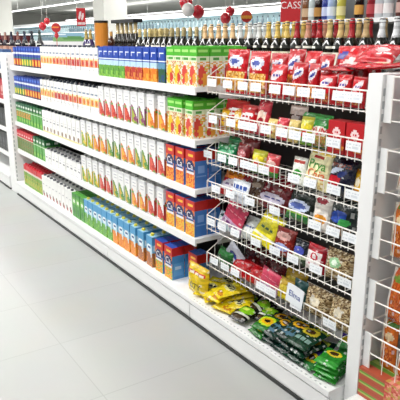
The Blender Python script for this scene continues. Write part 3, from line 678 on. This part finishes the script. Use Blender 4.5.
# red boxes in the second basket
def box_maker(w, h, d):
    fa = art('#b8161f', ('e', .5, .66, .24, .13, '#f0d8d8'), ('t', .38, .62, .62, .70, '#b8161f'), ('e', .72, .2, .26, .1, '#e0903a'))
    def mk():
        mb = MB(); hw = w / 2
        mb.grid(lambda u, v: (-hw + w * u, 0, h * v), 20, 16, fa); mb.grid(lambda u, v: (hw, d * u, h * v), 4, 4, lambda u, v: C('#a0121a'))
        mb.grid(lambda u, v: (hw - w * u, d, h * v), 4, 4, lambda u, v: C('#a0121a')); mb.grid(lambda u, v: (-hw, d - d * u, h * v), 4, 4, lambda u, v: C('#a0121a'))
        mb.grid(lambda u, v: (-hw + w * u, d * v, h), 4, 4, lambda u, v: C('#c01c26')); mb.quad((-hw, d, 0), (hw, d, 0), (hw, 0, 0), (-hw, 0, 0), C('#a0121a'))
        return mb.build('snack_box', M['print'])
    return mk
for p0, p1, lb in ((328, 344.5, 'red box with pale oval, left of two, in the second snack basket down'), (346, 363, 'red box with pale oval beside the post in the second snack basket down')):
    ya, yb = zrow(p0, DB + .03, 1.3).y, zrow(p1, DB + .03, 1.3).y
    place('snack_box', box_maker(.098, .145, .07), (DB + .03, (ya + yb) / 2, RIM[1] - BH + .004), (0, 0, FACE), lb, 'snack box')

# ------------------------------------------------------------------ packs on the base deck
def lie(px, py, z, key, what, w=.15, h=.20, t=.035, yawd=0, tilt=82, xy=None):
    q = on_z(px, py, z + t / 2)
    if xy: q.x, q.y = xy
    q.x = max(q.x, D0 + .02 + h / 2 * abs(cos(radians(yawd))) + w / 2 * abs(sin(radians(yawd))))
    mk = bag_maker(w, h, t, A[key], text=TXT.get(key), seed=len(CNT) * 1.7); CNT[len(CNT)] = 1
    o = mk(); rot = Matrix.Rotation(FACE + radians(yawd), 4, 'Z') @ Matrix.Rotation(radians(-tilt), 4, 'X')
    c = rot @ Vector((0, 0, h / 2)); zl = z + t * .45 - min(0, 0)
    o.location = (q.x - c.x, q.y - c.y, zl); o.rotation_euler = rot.to_euler()
    return tag(o, what + ', on the deck', 'snack bag')
X = D0 + .075
ya, yb = on_x(189, 285, X).y, on_x(208, 285, X).y
o = bag_maker(ya - yb, .20, .08, A['city'], text=TXT['city'], seed=3)(); o.location = (X, (ya + yb) / 2, DECK); o.rotation_euler = (-.06, 0, FACE); tag(o, 'yellow bag with black lettering standing upright at the end of the juice cartons', 'snack bag')
pile = [
 (214, 287, .17, 'citylie', 'yellow bag lying nearest the upright yellow bag', 20), (226, 284, .18, 'citylie', 'yellow bag lying at the back beside the basket', -15), (212, 299, .17, 'citylie', 'yellow bag lying at the deck edge, left of two', -30),
 (227, 306, .17, 'citylie', 'yellow bag lying at the deck edge, right of two', 15), (236, 296, .20, 'citylie', 'yellow bag lying between the yellow and lime packs', -25), (221, 295, .21, 'citylie', 'yellow bag on top of the yellow pile', 5),
 (206, 291, .175, 'citylie', 'yellow bag lying between the upright bag and the pile', 35), (238, 305, .175, 'citylie', 'yellow bag lying at the right end of the yellow pile', -40), (229, 292, .235, 'citylie', 'uppermost yellow bag of the pile, tilted', -18),
 (248, 302, .17, 'lime', 'black and lime pack at the back', 25), (243, 316, .18, 'lime', 'black and lime pack beside the yellow pile', 10), (261, 308, .19, 'lime', 'black and lime pack behind the sunflower packs', -15), (268, 316, .18, 'lime', 'black and lime pack right of the other lime packs', 20),
 (248, 337, .17, 'limesun', 'lower lime pack with sunflower at the deck edge', -5), (250, 331, .212, 'limesun', 'upper lime pack with sunflower at the deck edge', 12),
 (268, 341, .17, 'darksun', 'lower dark green sunflower pack left of the large pile', 10), (266, 335, .21, 'darksun', 'upper dark green sunflower pack left of the large pile', -8),
 (279, 325, .18, 'darksun', 'dark green sunflower pack at the back of the deck, left', 18), (294, 330, .18, 'darksun2', 'dark green sunflower pack at the back of the deck, middle', 12), (308, 336, .18, 'darksun2', 'dark green sunflower pack at the back, right', -10),
 (282, 350, .17, 'darksun', 'bottom dark green sunflower pack of the front left stack', 2), (280, 345, .21, 'darksun', 'middle dark green sunflower pack of the front left stack', -6), (279, 339, .25, 'darksun', 'top dark green sunflower pack of the front left stack', 5),
 (295, 358, .17, 'darksun2', 'bottom dark green sunflower pack of the front right stack', 2), (294, 352, .21, 'darksun2', 'middle dark green sunflower pack of the front right stack', -4), (292, 345, .25, 'darksun2', 'top dark green sunflower pack of the front right stack', 4),
 (316, 352, .17, 'darksun', 'dark green sunflower pack right of the stacks', 20),
 (329, 356, .17, 'purple', 'bottom purple pack at the back beside the post', 30), (329, 356, .205, 'purple', 'middle purple pack at the back beside the post', 22), (329, 356, .24, 'purple', 'third purple pack up at the back beside the post', 34), (329, 356, .275, 'purple', 'top purple and yellow pack at the back beside the post', 26), (308, 374, .17, 'purple', 'purple and yellow pack left of the green stack', -12),
 (322, 383, .17, 'greenflat', 'bottom pack of the green stack by the post', 14), (323, 378, .195, 'greenflat', 'second pack up in the green stack by the post', 10), (322.5, 373, .221, 'greenflat', 'third pack up of the green stack by the post', 16), (323, 367.5, .247, 'greenflat', 'top pack of the green stack by the post', 12),
]
SMALL = {'greenflat': (.12, .13), 'purple': (.13, .16), 'limesun': (.125, .145), 'lime': (.12, .16)}
for px, py, z, key, what, yw in pile:
    w_, h_ = SMALL.get(key, (.15, .19))
    lie(px, py, z - .008, key, what, yawd=yw, w=w_, h=h_, t=.024 if key == 'greenflat' else .035, xy=(1.835, 1.66) if key == 'greenflat' else (2.01, 1.675) if key == 'purple' and 'back' in what else (1.83, 1.775) if key == 'purple' else None)

# ------------------------------------------------------------------ orange packs right of the post
k = 0
for bi, z in enumerate(RIMB):
    bn = ['topmost', 'second', 'middle', 'fourth', 'lowest'][bi]
    for i in range(6):
        y = 1.408 - i * .088
        if bi == 0 and i == 0: continue
        key = ('orangepack', 'orangepack2')[(i + bi) % 2]
        place('op_' + key, bag_maker(.084, .235, .05, A[key], seed=2, name='noodle_pack'), (DB + .06, y, z - .175 + .006), (-radians(6), radians(random.uniform(-4, 4)), FACE), f'orange pack with white edge in the {bn} basket right of the post', 'noodle pack', f'orange packs, {bn} right basket')
o = bag_maker(.10, .30, .05, art('#c83a58', ('e', .5, .5, .3, .3, '#e8b0b8'), ('r', 0, .8, 1, 1, '#b81c2c')), seed=8)(); o.location = (DB + .06, 1.405, RIMB[0] - .169); o.rotation_euler = (-.08, 0, FACE); tag(o, 'pink and red bag in the topmost basket right of the post', 'snack bag')
def flat_maker():
    fa = art('#b8543a', ('r', 0, .28, 1, .72, '#6a9a3c'), ('r', 0, .40, 1, .5, '#a8c060'), ('s', .5, 0, 1, 1, ['#d86a5a', '#e8a08a', '#c84a3c', '#c8a050']))
    def mk():
        mb = MB(); w, d, h = .28, .2, .047
        mb.grid(lambda u, v: (-w / 2 + w * u, 0, h * v), 24, 6, fa); mb.grid(lambda u, v: (-w / 2 + w * u, d * v, h), 16, 8, fa)
        mb.grid(lambda u, v: (w / 2, d * u, h * v), 4, 4, lambda u, v: C('#b8543a')); mb.grid(lambda u, v: (-w / 2, d - d * u, h * v), 6, 6, fa); mb.grid(lambda u, v: (w / 2 - w * u, d, h * v), 4, 4, fa)
        mb.quad((-w / 2, d, 0), (w / 2, d, 0), (w / 2, 0, 0), (-w / 2, 0, 0), C('#b8543a'))
        return mb.build('food_box', M['print'])
    return mk
for i, nm in enumerate(['bottom', 'second from the bottom', 'top']):
    place('food_box', flat_maker(), (DB - .02, 1.353, DECK + .0005 + i * .0482), (0, 0, FACE), f'flat red and green box right of the post, {nm} of stack', 'food box')

# ------------------------------------------------------------------ bottles along the top of the gondola
def bottle_maker(body, foil, label=None, h=.30, r=.0425, kind='champagne', neck=None, f0=.66):
    bc, fc = C(body), C(foil); nk = C(neck) if neck else bc
    def mk():
        mb = MB(); pr = [(r * .9, 0), (r, .006), (r, h * .47), (r * .93, h * .54), (r * .64, h * .63), (r * .44, h * .72), (r * .34, h * .82), (r * .34, h * .90), (r * .40, h * .92), (r * .38, h * .98), (r * .28, h)]
        if kind == 'spirit': pr = [(r * .92, 0), (r, .006), (r, h * .62), (r * .9, h * .70), (r * .45, h * .78), (r * .36, h * .84), (r * .36, h * .96), (r * .34, h)]
        o = mb.lathe(pr, 14, lambda a, z: bc).build('bottle', M['glass'], smooth=True)
        f_0 = f0 if kind == 'champagne' else .84
        def rad(z):
            for (r0, z0), (r1, z1) in zip(pr, pr[1:]):
                if z0 <= z <= z1: return r0 + (r1 - r0) * (z - z0) / (z1 - z0 + 1e-9)
            return pr[-1][0]
        zs = [h * (f_0 + (1 - f_0) * i / 7) for i in range(8)]
        fo = MB().lathe([(rad(z) + .0012, z) for z in zs] + [(rad(h) * .9, h + .004)], 14, lambda a, z: fc if z < h * .80 or z > h * .85 else tuple(x * .75 for x in fc))
        fo.build('foil' if kind == 'champagne' else 'screw_cap', M['foil'] if kind == 'champagne' else M['print'], o, smooth=True)
        if label:
            lc = C(label); la = MB()
            la.lathe([(r + .0008, h * .12), (r + .0008, h * .38)] if kind == 'champagne' else [(r + .0008, h * .12), (r + .0008, h * .40)], 14, lambda a, z: lc); la.build('label', M['matte'], o)
            if kind == 'champagne':
                nl = MB(); nl.lathe([(rad(h * .455) + .001, h * .455), (rad(h * .50) + .001, h * .50)], 14, lambda a, z: C('#e4e0d4') if (a * 14) % 2 < 1.5 else bc); nl.c = [C('#e4e0d4') if (i % 14) in (1, 2, 3, 8, 9, 10) else bc for i in range(len(nl.c))]; nl.build('neck_label', M['matte'], o)
        return o
    return mk
WX = 2.60; WZ = 1.53
def bottles(p0, p1, key, mk, what, pitch, X=WX, Z=WZ, group=None, cat='bottle', back=0):
    ya, yb = zrow(p0, X, Z + .2).y, zrow(p1, X, Z + .2).y
    nn = max(1, int((ya - yb) / pitch + .02))
    for i in range(nn):
        y = ya - (ya - yb) * (i + .5) / nn
        place(key, mk, (X + random.uniform(-.003, .003), y, Z + .0005), (0, 0, random.uniform(0, 6)), what, cat, group if nn > 1 else None)
        if back: place(key, mk, (X + .1, y - .045, Z + .0005), (0, 0, random.uniform(0, 6)), what + ', back row', cat, (group + ', back row') if nn > 1 else None)
DK = '#14140f'
bottles(138, 163, 'goldpale', bottle_maker(DK, '#c8b478', '#d8d0b8', h=.285, f0=.76), 'dark bottle with pale gold foil right of the gift pack', .0895, back=1, group='pale gold foil bottles')
bottles(163, 200, 'goldgrey', bottle_maker(DK, '#b8a878', '#c8c0b0', h=.285, f0=.76), 'dark bottle with dull gold foil behind the green topped cartons', .0895, back=1, group='dull gold foil bottles')
bottles(202, 236, 'cream', bottle_maker(DK, '#e0bc8c', '#d8d0c0'), 'dark bottle with cream orange foil between the dull gold and white foil bottles', .0895, back=1, group='cream foil bottles')
bottles(236, 264, 'silver', bottle_maker(DK, '#d8dad8', '#c8c8c0'), 'dark bottle with white foil behind the leftmost red snack bags', .0895, back=1, group='white foil bottles, left group')
bottles(264, 292, 'gold', bottle_maker(DK, '#d8b860', '#d8d0b8'), 'dark bottle with bright gold foil below the red hanging sign', .0895, back=1, group='bright gold foil bottles')
seq = [('redf', '#a8242c', 'dark bottle with red foil, first from the left of its kind'), ('roseg', '#c88a70', 'dark bottle with rose foil beside the first red foil bottle'), ('redf', '#a8242c', 'dark bottle with red foil, second from the left of its kind'),
       ('goldb', '#d0b478', 'dark bottle with gold foil left of the big red bag, first of two'), ('goldb', '#d0b478', 'dark bottle with gold foil left of the big red bag, second of two'), ('redf', '#a8242c', 'dark bottle with red foil behind the big red bag')]
for i, (k_, c_, lab) in enumerate(seq):
    bottles(292 + i * 10.8, 302.8 + i * 10.8, k_, bottle_maker(DK, c_, '#d8d0c0'), lab, .2, back=1)
bottles(357, 374, 'bronze', bottle_maker(DK, '#b89a6c', '#c8b898'), 'dark bottle with bronze foil behind the tall shiny red bags', .0895, back=1, group='bronze foil bottles')
bottles(374, 420, 'silver2', bottle_maker(DK, '#dcdee0', '#c8c8c8'), 'dark bottle with white foil above the near post', .0895, back=1, group='white foil bottles, right group')
bottles(84, 93, 'violet', bottle_maker('#3a3060', '#b8a05a', '#d8d0b0'), 'purple bottle with yellow foil left of the amber tubes', .09, group='purple bottles by the amber tubes')
# gift tubes and packs
def tube_maker(body, cap, r, h):
    def mk():
        bc = C(body)
        o = MB().lathe([(r, 0), (r, h * .94)], 18, lambda a, z: bc).build('gift_tube', M['print'], smooth=False)
        MB().lathe([(r + .002, h * .94), (r + .002, h), (r * .9, h + .002)], 18, lambda a, z: C('#15120f')).build('cap', M['print'], o)
        return o
    return mk
q = zrow(102, WX, 1.68); place('tube_amber', tube_maker('#c07a26', 0, .072, .385), (WX, q.y, WZ), (0, 0, 0), 'amber gift tube with a black cap standing on the unit top', 'gift tube')
q = zrow(111.5, WX, 1.68); place('brownbottle', bottle_maker('#3c1c0c', '#b88a4a', '#d8b070', h=.27, r=.04, kind='spirit'), (WX, q.y, WZ), (0, 0, 0), 'brown bottle right of the amber gift tube', 'bottle')
def pack_maker():
    def mk():
        e = empty('gift_pack'); bx = MB().box(-.24, .24, -.05, .05, .35, .38).build('lid', M['black'], e)
        MB().box(-.24, .24, -.05, .05, 0, .012).build('tray', M['black'], e)
        for i in range(5):
            b_ = MB(); x = -.19 + i * .095; rr = .04
            b_.lathe([(rr, .012), (rr, .2), (rr * .5, .25), (rr * .45, .35)], 12, lambda a, z: C('#1a1612') if z < .24 else C('#b8a478')); b_.v = [(a + x, c, d) for a, c, d in b_.v]
            b_.build('bottle', M['glass'], e, smooth=True)
            l_ = MB(); l_.lathe([(rr + .001, .04), (rr + .001, .11)], 12, lambda a, z: C('#e8e2d4')); l_.v = [(a + x, c, d) for a, c, d in l_.v]; l_.build('label', M['matte'], e)
        return e
    return mk
q = zrow(127, WX, 1.68); place('gift_pack', pack_maker(), (WX, q.y, WZ), (0, 0, FACE), 'gift pack of bottles under a black lid right of the amber tube', 'gift pack')
# dark bottles and red boxes on the far unit's top
for i, (px, c1, c2, lab) in enumerate([(11.5, '#1c1a28', '#7c2430', 'dark bottle with red foil'), (14.5, '#2c2430', '#a87a6a', 'dark bottle with tan foil'), (17.5, '#22202c', '#2a2c44', 'dark bottle with navy foil'), (20.5, '#1c1c2c', '#8c5a50', 'dark bottle with rust foil'), (23.5, '#20242c', '#303a50', 'dark bottle with blue grey foil'), (28, '#181a20', '#242a34', 'black bottle'), (32, '#181a20', '#3a4a44', 'dark bottle with green foil')]):
    q = at_dist(px, 40, 8.6 - i * .1); q.x = max(2.36, min(2.7, q.x)); 
    place('far%d' % i, bottle_maker(c1, c2, '#b8907c'), (2.36 + .0 * i, 2.36 / tan(atan2(q.x, q.y)) if False else 8.9 - i * .3, WZ + .0005), (0, 0, i), lab + ' standing on the far shelf unit', 'bottle')
def wbox(y, label, c):
    a = art(c, ('r', .1, .3, .9, .6, '#8a3a40'), ('t', .1, .4, .9, .5, '#d8b8b0')); mb = MB(); w, d, h = .34, .25, .26
    mb.grid(lambda u, v: (-w / 2 + w * u, -d / 2, h * v), 12, 8, a); mb.grid(lambda u, v: (w / 2, -d / 2 + d * u, h * v), 8, 8, a); mb.grid(lambda u, v: (w / 2 - w * u, d / 2, h * v), 8, 8, a); mb.grid(lambda u, v: (-w / 2, d / 2 - d * u, h * v), 8, 8, a)
    mb.grid(lambda u, v: (-w / 2 + w * u, -d / 2 + d * v, h), 4, 4, lambda u, v: C(c)); mb.quad((-w / 2, d / 2, 0), (w / 2, d / 2, 0), (w / 2, -d / 2, 0), (-w / 2, -d / 2, 0), C(c))
    o = mb.build('wine_box', M['print']); o.location = (2.55, y, WZ); o.rotation_euler = (0, 0, FACE); tag(o, label, 'box')
wbox(8.55, 'dark red box on the far shelf unit, right of two', '#4a141a'); wbox(8.92, 'dark red box on the far shelf unit, left of two', '#5a1a20')
# goods on the far unit's shelves
for lv, (z, c1, c2, nm) in enumerate([(1.40, '#3a5a8c', '#c8ccd4', 'blue'), (1.05, '#b8202c', '#e0b0a8', 'red'), (.72, '#14161a', '#3a3c44', 'black'), (.42, '#181a1e', '#4a4c52', 'black')]):
    fa = art(c1, ('e', .5, .55, .3, .16, c2), ('t', .2, .2, .8, .28, c2))
    mk = (lambda fa=fa, c1=c1: (lambda: (lambda mb: mb.build('goods_box', M['print']))(MB().grid(lambda u, v: (-.06 + .12 * u, 0, .22 * v), 10, 14, fa).grid(lambda u, v: (.06, .1 * u, .22 * v), 4, 6, fa).grid(lambda u, v: (-.06, .1 - .1 * u, .22 * v), 4, 6, fa).grid(lambda u, v: (.06 - .12 * u, .1, .22 * v), 4, 6, fa).grid(lambda u, v: (-.06 + .12 * u, .1 * v, .22), 2, 2, lambda u, v: C(c1)))))()
    for i in range(15):
        place('goods%d' % lv, mk, (D1 + .02, 6.86 + i * .125, z + .0005), (0, 0, FACE), f'{nm} box in the row on the {["top", "second", "third", "lowest raised"][lv]} shelf of the far unit', 'goods box', f'boxes on the far unit, shelf {["one", "two", "three", "four"][lv]}')

# ------------------------------------------------------------------ liquor rack in the next aisle
def rack(name, x, y0, y1, zs, ztop, depth, label, back='#d8dcdc', cat='wall rack'):
    e = empty(name, (x, (y0 + y1) / 2, 0)); L = (y1 - y0) / 2
    MB().box(depth, depth + .03, -L, L, 0, ztop).build('back_panel', mat(name + '_back', back, rough=.5, var=.04), e)
    MB().box(0, depth, -L, L, 0, .12).build('base', M['white'], e)
    for z in zs: MB().box(0, depth, -L, L, z - .035, z).build('shelf', M['white'], e, bevel=.003)
    for y in (-L, L): MB().box(.0, depth, y - .015, y + .015, .12, ztop).build('side_panel', M['white'], e)
    return tag(e, label, cat)
LX = 3.7
ly1 = zrow(295, LX, 1.9).y
LZ = 1.885
rack('liquor_rack', LX, 2.2, ly1, [LZ, 1.45, 1.0, .55], 2.35, .35, 'white rack of spirit bottles behind the foil topped bottles at the upper right', back='#77797a')
def liq(p0, p1, key, body, capc, label, what, h=.26, r=.038, pitch=.09):
    bottles(p0, p1, key, bottle_maker(body, capc, label, h=h, r=r, kind='spirit'), what, pitch, X=LX + .06, Z=LZ, group=what.split(' on the')[0] + 's')
L_ = ' on the spirit rack'
liq(302, 311, 'l1', '#7c4a28', '#3a2418', '#c8a888', 'brown spirit bottle with tan label' + L_); liq(311, 316, 'l2', '#b8c4c4', '#c8c8c8', '#e4e8e8', 'clear spirit bottle with white label beside the brown bottle' + L_)
liq(316.5, 322, 'l3', '#20120a', '#1a1410', '#b8843c', 'dark spirit bottle with amber label' + L_); liq(324.5, 330, 'l4', '#2c3c90', '#5a6ab8', '#c8d0ec', 'blue spirit bottle' + L_); liq(330, 335, 'l5', '#9ab0d8', '#5a6ab8', '#e0e8f4', 'pale blue spirit bottle right of the blue one' + L_)
liq(337, 347, 'l6', '#c8c050', '#c8c8b0', '#e8e0a0', 'yellow spirit bottle' + L_, pitch=.1); liq(352, 369, 'l7', '#1a0c08', '#201010', '#d8a24a', 'black spirit bottle with golden label' + L_); liq(369, 377, 'l8', '#8a2028', '#3a1014', '#b84048', 'red spirit bottle' + L_)
liq(378, 384, 'l9', '#c8ccd0', '#d8d8dc', '#ecd8d8', 'clear spirit bottle with pink label, left of the pair' + L_); liq(384, 396, 'l10', '#ccd0d4', '#d8d8dc', '#f0ecec', 'clear spirit bottle with white label at the right' + L_); liq(396, 410, 'l11', '#5a3430', '#3a2020', '#c8a098', 'brown red spirit bottle at the right frame edge' + L_)
for i in range(14):
    c_ = ['#c8d0d0', '#7c4a28', '#d8c890', '#2a3a2a'][i % 4]; wd = ['clear', 'brown', 'straw coloured', 'dark green'][i % 4]
    place('lower%d' % (i % 4), bottle_maker(c_, '#c8b898', '#e8e4d8', h=.29, r=.04, kind='spirit'), (LX + .08, 2.4 + i * .12, 1.4505), (0, 0, i), f'{wd} bottle on the second shelf of the spirit rack', 'bottle', f'{wd} bottles, second spirit shelf')
# red hanging sign left of the rack
def hang(name, px0, px1, py0, py1, d, label, build):
    a = at_dist(px0, py0, d); b_ = at_dist(px1, py1, d); w = (Vector((a.x, a.y, 0)) - Vector((b_.x, b_.y, 0))).length; h = a.z - b_.z
    c = (a + b_) / 2; e = empty(name, (c.x, c.y, c.z), (0, 0, -math.atan2(c.x, c.y) * 1.0))
    build(e, w, h, CZ - c.z)
    return tag(e, label, 'sign')
def sign_cass(e, w, h, up):
    MB().box(-w / 2, w / 2, -.008, .008, -h / 2, h / 2 + .1).build('board', M['red'], e)
    t = text_mesh('CASS', .072, '#f4f0f0', project=lambda x, y, z: (x * .95, y - .011, z + h * .28)); t.build('lettering', M['matte'], e)
    r = MB(); [r.tube((s * w * .4, 0, h / 2 + .1), (s * w * .4, 0, up), .003) for s in (-1, 1)]; r.build('hanging_wire', M['wire'], e)
hang('hanging_sign', 281, 300, 1, 22, 4.6, 'red sign with white letters hanging left of the spirit rack', sign_cass)
def sign_leaf(e, w, h, up):
    f = art('#c8202c', ('e', .38, .6, .12, .26, '#f0dcdc', -.5), ('e', .66, .52, .11, .22, '#f0dcdc', -.5), ('t', .1, .08, .9, .2, '#f4e8e8'))
    m_ = MB(); m_.grid(lambda u, v: (-w / 2 + w * u, -.006, -h / 2 + h * v), 20, 28, f); m_.grid(lambda u, v: (w / 2 - w * u, .006, -h / 2 + h * v), 20, 28, f); m_.box(-w / 2, w / 2, -.0055, .0055, -h / 2, h / 2, '#c8202c'); m_.build('board', M['matte'], e)
    r = MB(); [r.tube((s * w * .4, 0, h / 2), (s * w * .4, 0, up), .004) for s in (-1, 1)]; r.build('hanging_wire', M['wire'], e)
hang('hanging_sign', 76, 86, 8, 26, 11, 'red rectangular sign with white leaf marks hanging in the background', sign_leaf)
def disc(cols):
    def f(e, w, h, up):
        d_ = MB(); n_ = 28; r = w / 2
        d_.grid(lambda u, v: (r * v * cos(2 * pi * u), -.006, r * v * sin(2 * pi * u)), n_, 10, lambda u, v: C(cols(v * cos(2 * pi * u), v * sin(2 * pi * u))))
        d_.grid(lambda u, v: (r * v * cos(2 * pi * u), .006, r * v * sin(2 * pi * u)), n_, 2, lambda u, v: C('#b82028'), flip=True)
        d_.grid(lambda u, v: (r * cos(2 * pi * u), -.006 + .012 * v, r * sin(2 * pi * u)), n_, 1, lambda u, v: C('#b82028')); d_.build('disc', M['matte'], e)
        k_ = MB(); zb = 1.53 - e.location.z
        if e.get('stalk'): 
            k_.tube((0, 0, -r), (0, 0, zb), .004); k_.build('stalk', M['red'], e)
            t_ = MB(); t_.lathe([(.002, -r - .08), (.03, -r - .045), (.012, -r + .01)], 8, lambda a, z: C('#b82028')); t_.build('pointer', M['matte'], e)
            MB().box(-.04, .04, -.03, .03, zb, zb + .006).build('foot', M['red'], e)
        else: k_.tube((0, 0, r), (0, 0, up), .003); k_.build('hanging_wire', M['wire'], e)
    return f
_e0 = empty
def empty_stalk(name, loc=(0, 0, 0), rot=(0, 0, 0)):
    o = _e0(name, loc, rot); o['stalk'] = 1; return o
empty = empty_stalk
o = hang('round_sign', 51, 61, 22.5, 33, 7.75, 'round red sign with orange stripe on a stalk above the shelf top', disc(lambda x, y: '#e88a3a' if abs(y - .1) < .14 and x < .6 else '#b4242a')); del o['stalk']
empty = _e0
hang('round_sign', 241, 252, 11, 22, 9.5, 'round red and orange sign hanging above the white foil bottles', disc(lambda x, y: '#d0402c' if y > .15 else ('#e8a030' if y > -.35 else '#b82a24')))
# balloons
def balloon(px, py, dia, d, m_, label, group=None):
    q = at_dist(px, py, d); r = dia / 2 * d / 450
    e = empty('balloon', q); mb = MB()
    mb.lathe([(r * sin(pi * i / 12) if 0 < i < 12 else .002, -r * cos(pi * i / 12) * (1.12 if i < 6 else 1)) for i in range(13)], 18); mb.build('skin', M[m_], e, smooth=True)
    MB().lathe([(.002, -r * 1.12), (r * .16, -r * 1.26)], 8).build('knot', M[m_], e)
    MB().tube((0, 0, r * .98), (0, 0, CZ - q.z), .003).build('string', M['wire'], e)
    tag(e, label, 'balloon', group)
balloon(42.5, 26, 5.5, 12, 'balloon', 'small red balloon left of the round stalk sign, lower of two'); balloon(47, 21, 4.5, 12.3, 'balloon', 'small red balloon left of the round stalk sign, upper of two')
balloon(186, 2.5, 10, 9, 'balloon', 'red balloon at the top edge in the middle'); balloon(188, 9.5, 9.5, 8.6, 'balloonw', 'white balloon in the top middle cluster'); balloon(198, 11.5, 9.5, 8.8, 'balloon', 'red balloon right of the white balloon')
balloon(230, 11, 7, 9, 'balloon', 'red balloon above the cream foil bottles, upper of two'); balloon(225.5, 18, 8, 8.8, 'balloon', 'red balloon above the cream foil bottles, lower of two')

# ------------------------------------------------------------------ far rack with rows of small bottles, counter, poster
FX = 8.0
rack('far_rack', FX, 8.0, 28, [2.02, 1.72, 1.3, .9, .5], 2.36, .4, 'long pale blue rack of small bottles across the background', back='#c2dade')
MB_f = MB().box(FX - .02, FX + .4, 8.0, 28, 2.30, 2.40); f_ = MB_f.build('rack_canopy', M['white']); MB_l = MB().box(.06, .12, -9.9, 9.9, 2.285, 2.298).build('canopy_lamp', M['lamp_soft'], [x for x in bpy.data.objects if x.name == 'far_rack'][0]); MB().box(.04, .07, -9.9, 9.9, 1.965, 1.983).build('canopy_lamp', M['lamp_soft'], MB_l.parent); f_.parent = [x for x in bpy.data.objects if x.name == 'far_rack'][0]
f_.matrix_parent_inverse = Matrix.Translation((-FX, -18.0, 0))
for zi, (zz, nm) in enumerate([(2.02, 'upper'), (1.72, 'lower')]):
    for i in range(110):
        y = 8.2 + i * .178
        cc = ['#9ab4be', '#748892', '#b8ccd0'][(i // 9 + zi) % 3]; wd = ['grey', 'dark grey', 'pale'][(i // 9 + zi) % 3]
        place('fb' + wd, bottle_maker(cc, '#33424c', None, h=.2, r=.032, kind='spirit'), (FX + .08, y, zz + .0005), (0, 0, 0), f'small {wd} bottle on the {nm} shelf of the far pale rack', 'bottle', f'{wd} bottles on the {nm} far shelf')
q = at_dist(68, 44, 12.5)
e = empty('display_counter', (q.x, q.y, 0), (0, 0, -math.atan2(q.x, q.y)))
MB().box(-.65, .55, -.4, .4, 0, 1.70).build('cabinet', M['white'], e); MB().box(-.2, .15, -.41, -.40, 1.55, 1.62).build('dark_slot', M['black'], e); MB().box(.18, .35, -.41, -.40, 1.55, 1.62).build('dark_slot', M['black'], e)
tag(e, 'white display counter with dark slots in the background', 'counter')
a = at_dist(53, 34, 14); b_ = at_dist(84, 40.5, 14); c = (a + b_) / 2
fa = art('#8fb8d0', ('r', 0, 0, 1, .5, '#7ca86a'), ('e', .7, .4, .4, .2, '#5a9050'), ('e', .2, .8, .2, .1, '#e8f0f4'))
e = MB(); w_ = (a - b_).length; e.grid(lambda u, v: (-w_ / 2 + w_ * u, -.012, -.1 + .2 * v), 24, 8, fa); e.box(-w_ / 2, w_ / 2, -.011, .011, -.1, .1, '#d0dcdc'); 
o = empty('poster_stand', (c.x, c.y, 0), (0, 0, -math.atan2(c.x, c.y))); p_ = e.build('poster', M['matte'], o); p_.location = (0, 0, c.z); MB().box(-.02, .02, -.0, .03, 0, c.z + .08).build('pole', M['white'], o); MB().box(-.2, .2, -.15, .15, 0, .02).build('foot', M['white'], o)
tag(o, 'long landscape poster in green and blue on a stand in the background', 'poster stand')
